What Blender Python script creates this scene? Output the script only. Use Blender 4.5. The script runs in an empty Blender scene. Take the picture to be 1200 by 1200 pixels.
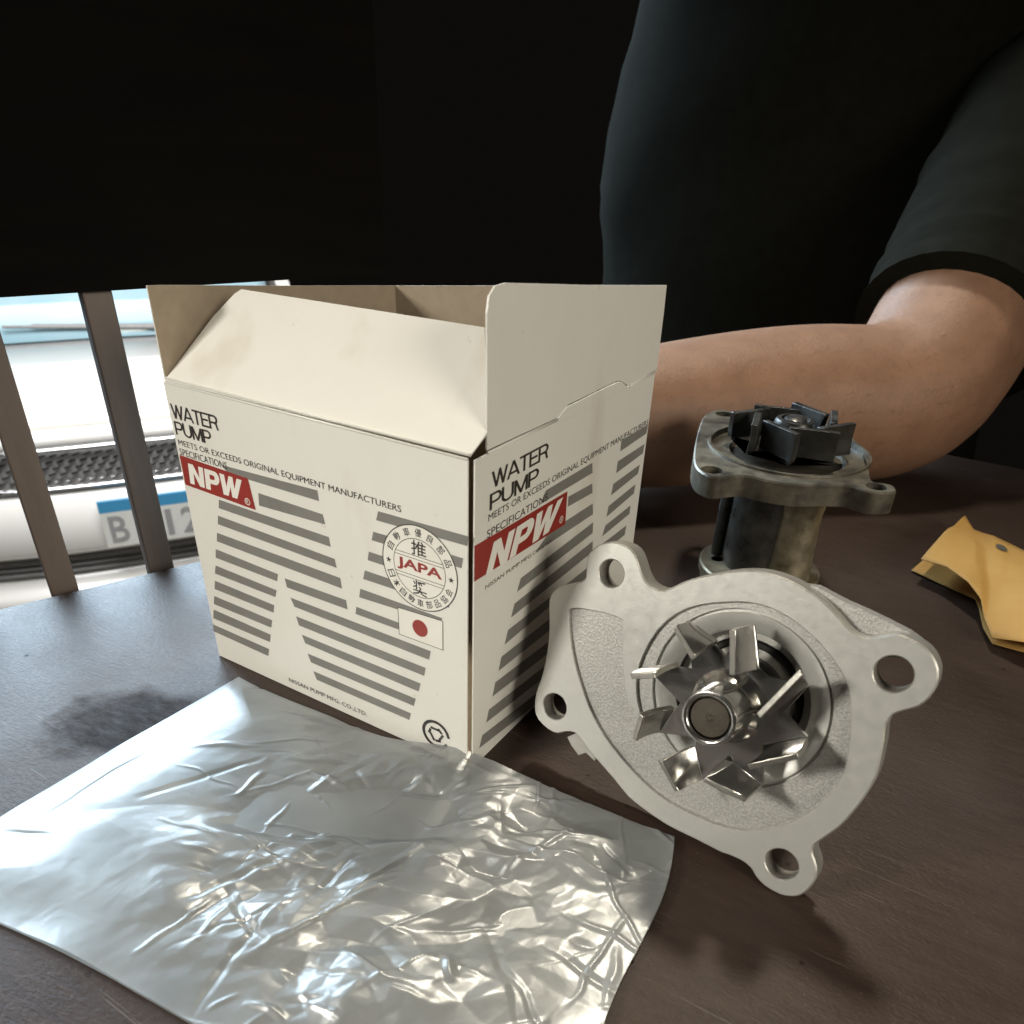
import bpy, bmesh, math, random
import numpy as np
from mathutils.bvhtree import BVHTree
from math import sin, cos, pi, radians
from mathutils import Vector, Matrix, noise
from mathutils.geometry import tessellate_polygon

scene = bpy.context.scene
col = scene.collection
random.seed(4)
MM = 0.001

# measured sizes (millimetres in each surface's own frame, metres for places on the table)
D = {
    'front_stripes': [[[22.36, 86.28], [66.46, 87.74], [66.7, 84.18], [25.27, 83.91]], [[38.82, 80.19], [67.59, 79.94], [68.38, 76.6], [38.28, 75.57]], [[17.92, 72.65], [69.33, 72.45], [69.65, 69.07], [17.04, 69.21]], [[15.8, 66.06], [70.91, 65.09], [71.53, 61.91], [14.89, 62.5]], [[13.48, 58.75], [72.65, 58.53], [72.97, 54.62], [12.54, 55.06]], [[11.01, 51.49], [42.74, 50.78], [41.74, 47.6], [10.03, 47.66]], [[9.12, 44.16], [40.74, 43.67], [39.57, 40.44], [7.83, 40.36]], [[6.96, 37.01], [38.29, 36.65], [37.35, 33.15], [5.77, 32.99]], [[4.73, 29.6], [35.91, 29.43], [34.77, 25.75], [3.52, 25.59]], [[2.64, 22.8], [33.82, 22.34], [32.8, 18.59], [1.32, 18.37]], [[0.32, 15.19], [31.66, 15.0], [30.49, 11.35], [-0.24, 11.71]], [[45.84, 50.14], [74.31, 50.66], [74.69, 47.1], [46.34, 46.62]], [[47.39, 42.87], [109.47, 43.29], [108.7, 39.63], [48.8, 39.56]], [[49.02, 35.68], [107.2, 35.85], [106.51, 32.33], [49.86, 32.08]], [[50.71, 28.44], [104.85, 28.58], [103.87, 24.82], [51.92, 25.13]], [[52.43, 20.88], [102.52, 21.19], [101.52, 17.65], [53.64, 17.36]], [[54.27, 13.69], [100.12, 13.88], [99.22, 10.53], [55.52, 10.22]], [[90.97, 87.02], [124.18, 87.82], [123.73, 84.68], [89.95, 83.79]], [[88.5, 79.62], [122.28, 80.37], [121.6, 76.93], [87.57, 76.47]], [[86.06, 72.12], [119.99, 72.28], [119.26, 69.16], [85.32, 68.9]], [[83.78, 64.77], [117.68, 65.11], [116.93, 62.05], [82.76, 61.33]], [[81.18, 57.24], [114.41, 57.41], [113.62, 55.36], [80.37, 53.74]], [[78.73, 49.57], [97.18, 49.61], [96.68, 46.91], [78.06, 46.55]]],
    'front_text': {"WATER": [0.9, 24.42, 98.55, 103.12], "PUMP": [0.08, 19.57, 93.15, 97.58], "MEETS OR EXCEEDS ORIGINAL EQUIPMENT MANUFACTURERS": [0.68, 100.05, 88.66, 91.08], "SPECIFICATIONS": [0.54, 25.39, 85.61, 88.21], "NPW": [1.2, 34.11, 75.56, 82.82], "NISSAN PUMP MFG. CO.,LTD.": [40.44, 79.31, 2.01, 4.48], "JAPA": [96.69, 114.33, 68.97, 72.42], "推": [102.54, 108.28, 74.6, 79.65], "奨": [102.57, 108.48, 61.94, 66.88]},
    'front_logo': [[-0.82, 85.19], [37.77, 83.55], [37.69, 73.35], [-1.12, 74.24]],
    'flag': [[96.91, 55.66], [114.62, 56.96], [114.27, 45.43], [96.71, 45.26]],
    'flagdisc': [[105.56, 50.5], [108.63, 50.85], [105.46, 47.54]],
    'right_stripes': [[[42.12, 88.25], [74.99, 87.87], [75.97, 83.88], [38.81, 84.57]], [[58.46, 80.7], [76.54, 79.72], [77.47, 75.88], [58.54, 77.0]], [[46.57, 72.26], [78.57, 71.39], [79.69, 66.79], [37.14, 68.01]], [[28.59, 62.28], [80.54, 63.26], [80.94, 58.71], [26.48, 58.14]], [[25.28, 54.32], [81.83, 55.03], [82.52, 50.2], [23.34, 49.88]], [[21.71, 45.89], [54.09, 45.21], [83.11, 44.71], [84.37, 39.42], [51.42, 41.28], [19.73, 41.08]], [[18.04, 37.21], [85.59, 34.27], [86.92, 28.7], [16.39, 32.31]], [[14.63, 28.71], [88.35, 22.69], [89.76, 16.79], [12.93, 23.67]], [[10.96, 19.42], [91.02, 11.5], [92.43, 5.6], [9.37, 14.77]], [[7.13, 10.79], [93.83, -0.31], [95.32, -6.54], [5.28, 6.26]], [[98.29, 89.64], [122.92, 89.45], [122.15, 86.07], [98.41, 85.43]], [[97.1, 81.94], [121.87, 81.99], [121.17, 78.28], [96.79, 77.4]], [[95.26, 73.65], [119.56, 74.11], [118.75, 70.54], [94.33, 69.35]], [[93.02, 65.42], [117.56, 66.47], [117.02, 62.7], [92.23, 61.26]], [[91.96, 57.76], [115.13, 58.15], [115.02, 54.48], [90.07, 53.86]], [[88.53, 50.36], [113.31, 49.98], [112.72, 45.98], [87.68, 45.97]], [[86.11, 42.38], [110.53, 41.88], [109.92, 37.77], [85.23, 37.87]]],
    'right_text': {"WATER": [9.7, 42.15, 99.14, 104.18], "PUMP": [8.9, 36.88, 92.71, 97.74], "MEETS OR EXCEEDS ORIGINAL EQUIPMENT MANUFACTURERS": [8.33, 122.83, 89.77, 91.93], "SPECIFICATIONS": [7.58, 43.73, 84.58, 86.79], "NPW": [7.36, 58.33, 71.27, 80.78], "NISSAN PUMP MFG.CO.,LTD.": [7.1, 48.37, 67.72, 69.14]},
    'right_logo': [[-2.8, 85.98], [57.46, 82.67], [57.81, 70.83], [-2.52, 73.83]],
    'plate_outline': [[-56.5, 19.3], [-57.0, 22.15], [-57.42, 25.15], [-57.17, 26.6], [-56.51, 27.64], [-55.49, 29.0], [-54.11, 30.29], [-52.32, 31.4], [-50.36, 32.22], [-48.43, 32.56], [-46.55, 32.56], [-44.72, 32.33], [-43.06, 31.75], [-41.75, 30.66], [-40.62, 29.31], [-39.63, 27.89], [-38.64, 26.46], [-37.47, 25.13], [-36.2, 24.03], [-34.84, 23.39], [-33.33, 23.1], [-31.65, 22.98], [-29.74, 23.51], [-27.47, 25.45], [-25.1, 27.7], [-22.84, 29.32], [-20.58, 30.74], [-18.34, 32.03], [-16.04, 33.24], [-13.64, 34.46], [-11.1, 35.59], [-8.28, 36.62], [-5.41, 37.42], [-2.64, 37.82], [0.03, 37.96], [2.53, 37.88], [4.89, 37.62], [7.05, 37.21], [9.18, 36.65], [11.51, 35.96], [13.82, 35.12], [15.93, 34.09], [17.92, 32.98], [19.83, 31.78], [21.59, 30.71], [23.14, 30.04], [24.59, 29.67], [25.98, 29.62], [27.34, 29.87], [28.7, 30.47], [30.08, 31.26], [31.53, 32.24], [33.02, 33.06], [34.5, 33.28], [36.08, 33.17], [37.97, 32.88], [39.82, 32.4], [41.26, 31.8], [42.55, 30.92], [43.9, 29.59], [45.02, 27.97], [45.68, 26.1], [45.99, 24.17], [45.97, 22.4], [45.63, 20.7], [45.04, 18.99], [44.16, 17.42], [42.85, 16.13], [41.48, 15.03], [40.41, 14.07], [39.59, 13.2], [39.15, 12.36], [38.93, 11.42], [38.8, 10.25], [38.86, 8.88], [39.23, 7.28], [39.72, 5.5], [40.09, 3.67], [40.46, 1.51], [40.94, -1.41], [41.26, -4.59], [41.12, -7.65], [40.71, -10.71], [40.14, -13.77], [39.4, -16.82], [38.58, -19.82], [37.51, -22.85], [35.79, -26.27], [34.18, -29.27], [33.5, -30.8], [33.32, -31.79], [33.45, -32.91], [33.94, -34.04], [34.91, -35.27], [35.92, -36.68], [36.6, -38.5], [36.95, -40.5], [36.79, -42.51], [36.3, -44.49], [35.6, -46.34], [34.68, -47.93], [33.54, -49.01], [32.23, -49.78], [30.85, -50.4], [29.2, -50.76], [26.94, -50.78], [24.65, -50.49], [22.93, -49.84], [21.51, -49.0], [20.44, -48.06], [19.34, -47.21], [17.75, -46.71], [15.86, -46.49], [13.52, -46.66], [11.34, -46.97], [10.45, -47.15], [9.2, -47.28], [5.72, -47.28], [1.51, -47.29], [-2.48, -47.47], [-6.34, -47.58], [-9.7, -47.38], [-12.85, -47.0], [-16.09, -46.47], [-19.06, -45.85], [-21.27, -45.38], [-23.5, -44.64], [-26.63, -42.99], [-29.91, -41.16], [-32.81, -39.75], [-35.53, -38.47], [-38.1, -37.25], [-40.48, -36.04], [-42.64, -34.66], [-44.51, -33.45], [-45.89, -32.71], [-47.15, -32.43], [-48.69, -32.8], [-50.27, -33.55], [-51.7, -34.61], [-53.22, -35.56], [-55.02, -35.86], [-57.05, -35.69], [-59.51, -35.01], [-61.78, -33.9], [-63.15, -32.5], [-64.02, -30.63], [-64.62, -28.0], [-64.84, -25.14], [-64.56, -22.63], [-64.15, -20.05], [-63.96, -17.16], [-63.92, -13.97], [-64.11, -10.1], [-64.43, -6.43], [-64.79, -3.97], [-65.24, -1.86], [-65.81, 0.5], [-66.42, 2.83], [-67.1, 5.09], [-67.53, 7.21], [-67.4, 9.05], [-66.72, 10.73], [-65.38, 12.35], [-63.51, 13.84], [-60.96, 15.18], [-58.6, 16.34], [-57.42, 17.28], [-56.81, 18.06], [-56.49, 18.42]],
    'recess': [[-59.7, 6.12], [-59.69, 6.93], [-59.22, 7.46], [-58.12, 8.1], [-56.59, 8.68], [-54.82, 9.1], [-52.62, 9.5], [-49.68, 10.04], [-46.57, 10.5], [-43.5, 10.7], [-41.06, 10.63], [-40.3, 10.54], [-39.98, 9.47], [-39.05, 5.98], [-37.96, 1.65], [-36.75, -2.37], [-35.49, -6.11], [-34.29, -9.12], [-33.03, -11.6], [-31.68, -13.63], [-30.19, -15.16], [-28.14, -16.35], [-26.72, -16.62], [-27.47, -15.1], [-28.87, -12.79], [-29.88, -10.4], [-30.69, -7.95], [-31.13, -5.81], [-31.33, -3.54], [-31.45, -0.93], [-31.18, 2.28], [-30.25, 6.74], [-28.78, 11.34], [-26.77, 15.15], [-24.3, 18.42], [-21.46, 21.05], [-18.3, 23.19], [-14.8, 24.97], [-11.33, 26.4], [-8.38, 27.56], [-5.55, 28.4], [-2.62, 28.94], [0.44, 29.11], [3.8, 28.85], [7.27, 28.18], [10.84, 27.01], [14.25, 25.55], [17.2, 24.03], [19.94, 22.3], [22.76, 20.23], [25.26, 17.98], [27.03, 15.73], [28.42, 13.31], [29.63, 10.44], [30.58, 7.66], [31.18, 5.69], [31.67, 3.79], [32.35, 1.3], [32.97, -1.33], [33.36, -3.81], [33.53, -6.35], [33.47, -9.13], [33.12, -11.95], [32.28, -14.77], [31.36, -17.26], [30.91, -18.68], [30.37, -20.02], [29.25, -22.3], [27.81, -24.8], [26.14, -27.13], [24.3, -29.33], [22.4, -31.24], [20.36, -32.99], [17.97, -34.73], [15.61, -36.24], [13.83, -37.26], [11.86, -38.04], [8.74, -38.85], [5.41, -39.48], [2.65, -39.78], [0.15, -39.9], [-1.95, -40.01], [-4.13, -40.05], [-6.9, -40.11], [-10.07, -39.94], [-13.71, -39.3], [-17.49, -38.32], [-21.05, -37.03], [-24.47, -35.55], [-27.68, -33.98], [-30.74, -32.32], [-33.68, -30.63], [-36.53, -28.77], [-39.37, -26.49], [-42.03, -24.07], [-44.22, -21.79], [-46.23, -19.38], [-48.36, -16.6], [-50.37, -13.73], [-52.15, -11.07], [-53.77, -8.39], [-55.28, -5.46], [-56.62, -2.55], [-57.74, 0.21], [-58.64, 2.66], [-59.32, 4.63]],
    'holes': [[-47.97, 22.89, 4.31], [35.88, 23.06, 4.78], [27.15, -41.33, 4.78], [-56.54, -26.71, 4.5]],
    'web': [[6.09, 36.64], [10.13, 37.26], [14.32, 36.49], [18.44, 35.74], [23.76, 35.2], [29.48, 34.39], [35.13, 33.4], [38.7, 32.15], [36.37, 26.95], [28.75, 23.96], [19.91, 26.74], [10.42, 30.72]],
    'tab': [[-50.38, -36.14], [-48.07, -38.36], [-44.76, -40.42], [-42.27, -38.23], [-38.51, -39.69], [-37.81, -36.09], [-45.71, -31.69]],
    'blades': [[[-18.06, 18.02], [-10.57, 11.7], [-17.58, 17.52], [-8.6, 15.24]], [[-1.67, 24.25], [1.9, 12.46], [-0.03, 24.51], [4.71, 12.93]], [[18.18, 19.4], [11.61, 3.84], [18.62, 14.0], [11.7, 1.83]], [[23.17, -0.92], [12.23, -9.61], [22.48, 0.52], [13.66, -5.92]], [[15.15, -18.88], [2.64, -18.62], [15.87, -17.9], [6.23, -15.46]], [[-3.25, -26.4], [-10.5, -19.89], [-0.49, -24.71], [-5.59, -15.65]], [[-19.6, -17.82], [-19.49, -9.55], [-16.9, -16.58], [-14.36, -7.37]], [[-26.18, -0.35], [-19.21, 2.65], [-24.53, 0.17], [-16.83, 5.08]]],
    'plate_frame': [[0.07753, 0.021, 0.04998], [0.99541, -0.09567, 0.0], [0.02478, 0.25782, 0.96587], [-0.0924, -0.96144, 0.25901]],
    'table_edge': [[-0.224, -0.0335, 0.0], [0.4042, 0.9147, 0.0], [-0.9147, 0.4042, 0.0]],
    'old_c': [0.0396, 0.1989, 0.0675],
    'old_outline': [[-30.02, 36.49], [-40.36, 39.33], [-46.02, 38.59], [-49.8, 26.33], [-42.95, -2.56], [-31.87, -37.02], [-24.17, -52.1], [-15.71, -56.76], [-10.81, -51.88], [-5.28, -46.51], [3.85, -46.85], [15.67, -43.85], [26.13, -36.03], [33.66, -31.57], [38.28, -32.71], [43.69, -33.19], [48.9, -29.32], [50.87, -25.6], [48.65, -20.38], [44.84, -19.71], [40.09, -19.71], [35.02, -0.96], [26.18, 24.49], [11.9, 48.39], [-4.75, 56.38], [-18.98, 52.5]],
    'car': [[-2.3064, 1.3757, -0.9786], [0.5381, 0.8429, 0.0], [-0.8429, 0.5381, 0.0]],
    'cam': [[0.11552, -0.17044, 0.18484], [[0.848791, 0.527653, 0.033706], [0.315782, -0.454777, -0.832742], [-0.42407, 0.717468, -0.552634]]],
    'box': [125.17, 123.62, 110.0, 0.0],
    'front_flap': [[-125.09, 0.7], [-124.19, 2.43], [-121.85, 10.43], [-117.54, 26.36], [-113.34, 35.96], [-111.32, 37.91], [-14.73, 38.94], [0.61, 8.73], [-0.68, 1.14]],
    'kraft_near': [[0.1056, 0.2444, 0.012], [0.118, 0.2394, 0.0135], [0.1288, 0.229, 0.013], [0.1361, 0.2206, 0.01], [0.1398, 0.2087, 0.0065], [0.1444, 0.1935, 0.006], [0.1555, 0.1895, 0.01], [0.1752, 0.1909, 0.008]],
    'kraft_far': [[0.1179, 0.3281, 0.009], [0.1212, 0.3257, 0.0065], [0.1244, 0.3207, 0.005], [0.1289, 0.3158, 0.006], [0.1348, 0.3093, 0.008], [0.1426, 0.3095, 0.006], [0.1503, 0.3036, 0.006], [0.1747, 0.291, 0.005]],
    'kraft_bot': [[0.103, 0.2533, 0.0012], [0.117, 0.2463, 0.0012], [0.1346, 0.2385, 0.0012], [0.137, 0.2301, 0.0012], [0.1406, 0.2108, 0.0012], [0.1456, 0.1976, 0.0012], [0.1581, 0.1979, 0.0012], [0.1776, 0.1969, 0.0012]],
    'kraft_hole': [0.1396, 0.2933, 0.0085],
    'arm': [[-0.1275, 0.1936, 0.0387, 0.03], [-0.1013, 0.2246, 0.0408, 0.034], [-0.0725, 0.2539, 0.0441, 0.041], [-0.0445, 0.2895, 0.0453, 0.045], [-0.0151, 0.3282, 0.0458, 0.049], [0.0184, 0.3599, 0.0468, 0.051], [0.05, 0.3836, 0.046, 0.051], [0.0649, 0.404, 0.0538, 0.052], [0.0704, 0.4289, 0.0711, 0.053], [0.0735, 0.4563, 0.0898, 0.054], [0.0757, 0.487, 0.1098, 0.055], [0.0769, 0.5299, 0.1375, 0.057], [0.0801, 0.601, 0.1821, 0.059], [0.0839, 0.6956, 0.2477, 0.061]]
}

# ------------------------------------------------------------------ camera
cam_data = bpy.data.cameras.new('camera')
cam = bpy.data.objects.new('camera', cam_data)
col.objects.link(cam)
CAM, CR = Vector(D['cam'][0]), D['cam'][1]
right, down, fwd = Vector(CR[0]), Vector(CR[1]), Vector(CR[2])
m = Matrix.Identity(4)
for i in range(3):
    m[i][0], m[i][1], m[i][2], m[i][3] = right[i], -down[i], -fwd[i], CAM[i]
cam.matrix_world = m
cam_data.sensor_width = 36
cam_data.lens = 36 * 930 / 1200
cam_data.shift_y = (767 - 600) / 1200
cam_data.clip_start = 0.01
cam_data.clip_end = 200
cam_data.dof.use_dof = True
cam_data.dof.focus_distance = 0.29
cam_data.dof.aperture_fstop = 26.0
scene.camera = cam

# ------------------------------------------------------------------ light
world = bpy.data.worlds.new('World')
scene.world = world
world.use_nodes = True
bg = world.node_tree.nodes['Background']
bg.inputs[0].default_value = (1.0, 0.88, 0.72, 1)
bg.inputs[1].default_value = 0.004

def area(name, loc, target, size, power, color, size_y=None, spread=180):
    l = bpy.data.lights.new(name, 'AREA')
    l.energy = power; l.color = color; l.size = size
    l.spread = radians(spread)
    if size_y:
        l.shape = 'RECTANGLE'; l.size_y = size_y
    o = bpy.data.objects.new(name, l)
    col.objects.link(o)
    o.location = loc
    o.rotation_euler = (Vector(target) - Vector(loc)).to_track_quat('-Z', 'Y').to_euler()
    return o

PUMP_AT = Vector((0.10, 0.02, 0.03))
area('ceiling_lamp', PUMP_AT + Vector((-0.152, 0.456, 0.877)) * 1.5, PUMP_AT, 0.14, 1.45, (1.0, 0.90, 0.74), spread=60)
area('room_lamp', (-0.70, -0.92, 0.56), (0.04, 0.0, 0.05), 0.20, 1.15, (1.0, 0.96, 0.87), spread=48)
area('side_lamp', (1.2, -0.42, 0.62), (0.02, 0.05, 0.05), 0.5, 1.65, (1.0, 0.93, 0.80), spread=60)
area('window_daylight', (-1.15, 0.42, 0.55), (-0.12, -0.03, 0.0), 1.3, 14.5, (0.66, 0.84, 1.0), 0.8, 75)
area('yard_daylight', (-1.75, 1.05, 1.3), (-2.45, 1.5, -0.8), 2.2, 74.0, (0.97, 0.98, 1.0), 2.2, 120)

vs = scene.view_settings
vs.view_transform = 'Standard'; vs.look = 'None'; vs.exposure = 0.0; vs.gamma = 1.0
scene.render.engine = 'CYCLES'
scene.cycles.use_denoising = True
scene.cycles.max_bounces = 8

# ------------------------------------------------------------------ helpers
def nodes_of(name):
    m = bpy.data.materials.new(name); m.use_nodes = True
    nt = m.node_tree
    return m, nt, nt.nodes['Principled BSDF']

def mat(name, color, rough=0.5, metal=0.0, color2=None, nscale=60, namount=0.5, bump=0.0, bscale=200,
        rvar=0.0, stretch=None, detail=4, spec=None, coat=0.0, bdist=0.001, sss=0.0):
    m, nt, p = nodes_of(name)
    p.inputs['Base Color'].default_value = (*color, 1)
    p.inputs['Roughness'].default_value = rough
    p.inputs['Metallic'].default_value = metal
    if spec is not None: p.inputs['Specular IOR Level'].default_value = spec
    if coat: p.inputs['Coat Weight'].default_value = coat
    if sss:
        p.inputs['Subsurface Weight'].default_value = sss
        p.inputs['Subsurface Radius'].default_value = (0.012, 0.005, 0.003)
        p.inputs['Subsurface Scale'].default_value = 1.0
    tc = nt.nodes.new('ShaderNodeTexCoord')
    src = tc.outputs['Object']
    if stretch:
        mp = nt.nodes.new('ShaderNodeMapping'); mp.inputs['Scale'].default_value = stretch
        nt.links.new(src, mp.inputs['Vector']); src = mp.outputs['Vector']
    def nz(scale, det=detail):
        n = nt.nodes.new('ShaderNodeTexNoise'); n.inputs['Scale'].default_value = scale
        n.inputs['Detail'].default_value = det; n.inputs['Roughness'].default_value = 0.62
        nt.links.new(src, n.inputs['Vector']); return n
    if color2 or rvar:
        n = nz(nscale)
        r = nt.nodes.new('ShaderNodeValToRGB')
        r.color_ramp.elements[0].position = 0.5 - 0.5 * namount
        r.color_ramp.elements[1].position = 0.5 + 0.5 * namount
        r.color_ramp.elements[0].color = (*color, 1)
        r.color_ramp.elements[1].color = (*(color2 or color), 1)
        nt.links.new(n.outputs['Fac'], r.inputs['Fac'])
        nt.links.new(r.outputs['Color'], p.inputs['Base Color'])
        if rvar:
            mr = nt.nodes.new('ShaderNodeMapRange')
            mr.inputs['From Min'].default_value = 0.3; mr.inputs['From Max'].default_value = 0.7
            mr.inputs['To Min'].default_value = max(0.02, rough - rvar); mr.inputs['To Max'].default_value = min(1, rough + rvar)
            nt.links.new(n.outputs['Fac'], mr.inputs['Value']); nt.links.new(mr.outputs['Result'], p.inputs['Roughness'])
    if bump:
        n = nz(bscale)
        b = nt.nodes.new('ShaderNodeBump'); b.inputs['Strength'].default_value = bump; b.inputs['Distance'].default_value = bdist
        nt.links.new(n.outputs['Fac'], b.inputs['Height']); nt.links.new(b.outputs['Normal'], p.inputs['Normal'])
    return m

def empty(name, label=None, cat=None, group=None, matrix=None):
    o = bpy.data.objects.new(name, None); col.objects.link(o)
    o.empty_display_size = 0.02
    if matrix is not None: o.matrix_world = matrix
    return tag(o, label, cat, group)

def tag(o, label=None, cat=None, group=None, kind=None):
    if label: o['label'] = label
    if cat: o['category'] = cat
    if group: o['group'] = group
    if kind: o['kind'] = kind
    return o

def mesh(name, verts, faces, mats, parent=None, smooth=False, idx=None, auto=None):
    me = bpy.data.meshes.new(name)
    me.from_pydata([tuple(v) for v in verts], [], faces)
    bm = bmesh.new(); bm.from_mesh(me)
    bmesh.ops.remove_doubles(bm, verts=bm.verts, dist=1e-7) if idx is None else None
    bmesh.ops.recalc_face_normals(bm, faces=bm.faces)
    bm.to_mesh(me); bm.free()
    for mm in (mats if isinstance(mats, (list, tuple)) else [mats]): me.materials.append(mm)
    if idx is not None:
        for p, i in zip(me.polygons, idx): p.material_index = i
    if smooth:
        me.polygons.foreach_set('use_smooth', [True] * len(me.polygons))
        if auto: me.set_sharp_from_angle(angle=radians(auto))
    o = bpy.data.objects.new(name, me); col.objects.link(o)
    if parent: o.parent = parent
    return o

class Geo:
    """collects faces of ONE part"""
    def __init__(s): s.v, s.f = [], []
    def add(s, vs, fs):
        k = len(s.v); s.v += [tuple(x) for x in vs]; s.f += [tuple(i + k for i in f) for f in fs]; return s
    def fill(s, outer, z, holes=()):
        loops = [[Vector((x, y, 0)) for x, y in outer]] + [[Vector((x, y, 0)) for x, y in h] for h in holes]
        flat = [v for l in loops for v in l]
        return s.add([(v.x, v.y, z) for v in flat], tessellate_polygon(loops))
    def wall(s, la, za, lb, zb):
        n = len(la)
        return s.add([(x, y, za) for x, y in la] + [(x, y, zb) for x, y in lb],
                     [(i, (i + 1) % n, n + (i + 1) % n, n + i) for i in range(n)])
    def lathe(s, prof, seg=48, c=(0, 0)):
        vs = []
        for r, z in prof:
            for k in range(seg):
                a = 2 * pi * k / seg; vs.append((c[0] + r * cos(a), c[1] + r * sin(a), z))
        fs = []
        for i in range(len(prof) - 1):
            for k in range(seg):
                k2 = (k + 1) % seg
                fs.append((i * seg + k, i * seg + k2, (i + 1) * seg + k2, (i + 1) * seg + k))
        return s.add(vs, fs)
    def box(s, a, b):
        x0, y0, z0 = a; x1, y1, z1 = b
        vs = [(x, y, z) for z in (z0, z1) for y in (y0, y1) for x in (x0, x1)]
        return s.add(vs, [(0, 1, 3, 2), (4, 5, 7, 6), (0, 1, 5, 4), (2, 3, 7, 6), (0, 2, 6, 4), (1, 3, 7, 5)])
    def prism(s, poly, z0, z1):
        s.fill(poly, z0); s.fill(poly, z1); return s.wall(poly, z0, poly, z1)
    def scaled(s, k): s.v = [(x * k, y * k, z * k) for x, y, z in s.v]; return s
    def build(s, name, mats, parent=None, k=1.0, **kw):
        if k != 1.0: s.scaled(k)
        return mesh(name, s.v, s.f, mats, parent, **kw)

def circ(c, r, n=40): return [(c[0] + r * cos(2 * pi * k / n), c[1] + r * sin(2 * pi * k / n)) for k in range(n)]

def area2(p): return sum(p[i - 1][0] * p[i][1] - p[i][0] * p[i - 1][1] for i in range(len(p)))

def offset(poly, d):
    """positive = outward"""
    s = 1 if area2(poly) > 0 else -1
    out, n = [], len(poly)
    for i in range(n):
        a, b, c = Vector(poly[i - 1]), Vector(poly[i]), Vector(poly[(i + 1) % n])
        e1, e2 = (b - a), (c - b)
        if e1.length < 1e-9: e1 = e2
        if e2.length < 1e-9: e2 = e1
        n1 = Vector((e1.y, -e1.x)).normalized(); n2 = Vector((e2.y, -e2.x)).normalized()
        nn = n1 + n2
        nn = nn.normalized() if nn.length > 1e-6 else n1
        k = 1 / max(0.5, nn.dot(n1))
        out.append(tuple(b + nn * d * k * s))
    return out

def frame(o, x, y, z):
    m = Matrix.Identity(4)
    for i in range(3):
        m[i][0], m[i][1], m[i][2], m[i][3] = x[i], y[i], z[i], o[i]
    return m

def tube(pts, radii, seg=14, cap=True):
    g = Geo(); rings = []
    P = [Vector(p) for p in pts]
    for i, p in enumerate(P):
        t = (P[min(i + 1, len(P) - 1)] - P[max(i - 1, 0)]).normalized()
        a = t.cross(Vector((0, 0, 1)));  a = a.normalized() if a.length > 1e-4 else Vector((1, 0, 0))
        b = t.cross(a).normalized()
        rings.append([p + (a * cos(2 * pi * k / seg) + b * sin(2 * pi * k / seg)) * radii[i] for k in range(seg)])
    vs = [v for r in rings for v in r]
    fs = [(i * seg + k, i * seg + (k + 1) % seg, (i + 1) * seg + (k + 1) % seg, (i + 1) * seg + k) for i in range(len(P) - 1) for k in range(seg)]
    if cap: fs += [tuple(range(seg)), tuple(range((len(P) - 1) * seg, len(P) * seg))]
    return g.add(vs, fs)

# ------------------------------------------------------------------ materials
M = {}
M['card'] = mat('white_card', (0.70, 0.685, 0.63), 0.42, color2=(0.64, 0.622, 0.567), nscale=26, namount=0.6, bump=0.12, bscale=420, bdist=0.0004, rvar=0.06)
def smear(m, scale, stretch, col_, lo, hi, amt):
    nt = m.node_tree; p = nt.nodes['Principled BSDF']; N, Lk = nt.nodes.new, nt.links.new
    src = p.inputs['Base Color'].links[0].from_socket
    tc = N('ShaderNodeTexCoord'); mp = N('ShaderNodeMapping'); mp.inputs['Scale'].default_value = stretch
    n = N('ShaderNodeTexNoise'); n.inputs['Scale'].default_value = scale; n.inputs['Detail'].default_value = 6
    Lk(tc.outputs['Object'], mp.inputs['Vector']); Lk(mp.outputs['Vector'], n.inputs['Vector'])
    mr = N('ShaderNodeMapRange'); mr.inputs['From Min'].default_value = lo; mr.inputs['From Max'].default_value = hi; mr.inputs['To Max'].default_value = amt
    Lk(n.outputs['Fac'], mr.inputs['Value'])
    mx = N('ShaderNodeMix'); mx.data_type = 'RGBA'; Lk(mr.outputs['Result'], mx.inputs['Factor']); Lk(src, mx.inputs[6]); mx.inputs[7].default_value = (*col_, 1)
    Lk(mx.outputs[2], p.inputs['Base Color'])
smear(M['card'], 34, (1, 1, 0.3), (0.40, 0.31, 0.20), 0.60, 0.80, 0.45)
smear(M['card'], 300, (1, 1, 1), (0.30, 0.27, 0.22), 0.70, 0.82, 0.5)
M['card_in'] = mat('grey_card_inside', (0.34, 0.275, 0.20), 0.8, color2=(0.28, 0.225, 0.16), nscale=160, bump=0.1, bscale=700, bdist=0.0003)
M['grey_ink'] = mat('grey_ink', (0.165, 0.16, 0.145), 0.45, color2=(0.20, 0.193, 0.175), nscale=90)
M['black_ink'] = mat('black_ink', (0.018, 0.016, 0.014), 0.45, color2=(0.035, 0.03, 0.026), nscale=150)
M['red_ink'] = mat('red_ink', (0.27, 0.027, 0.02), 0.42, color2=(0.23, 0.024, 0.018), nscale=70)
M['white_ink'] = mat('white_print', (0.74, 0.72, 0.655), 0.42, color2=(0.69, 0.665, 0.60), nscale=60)
M['alu'] = mat('machined_aluminium', (0.545, 0.54, 0.505), 0.38, 0.55, color2=(0.50, 0.495, 0.46), nscale=300, bump=0.12, bscale=1300, bdist=0.0002, rvar=0.06, detail=5)
M['alu_cast'] = mat('sand_cast_aluminium', (0.30, 0.295, 0.275), 0.5, 0.5, color2=(0.45, 0.44, 0.41), nscale=1500, namount=0.35, bump=0.5, bscale=1500, bdist=0.00025, detail=2)
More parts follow.
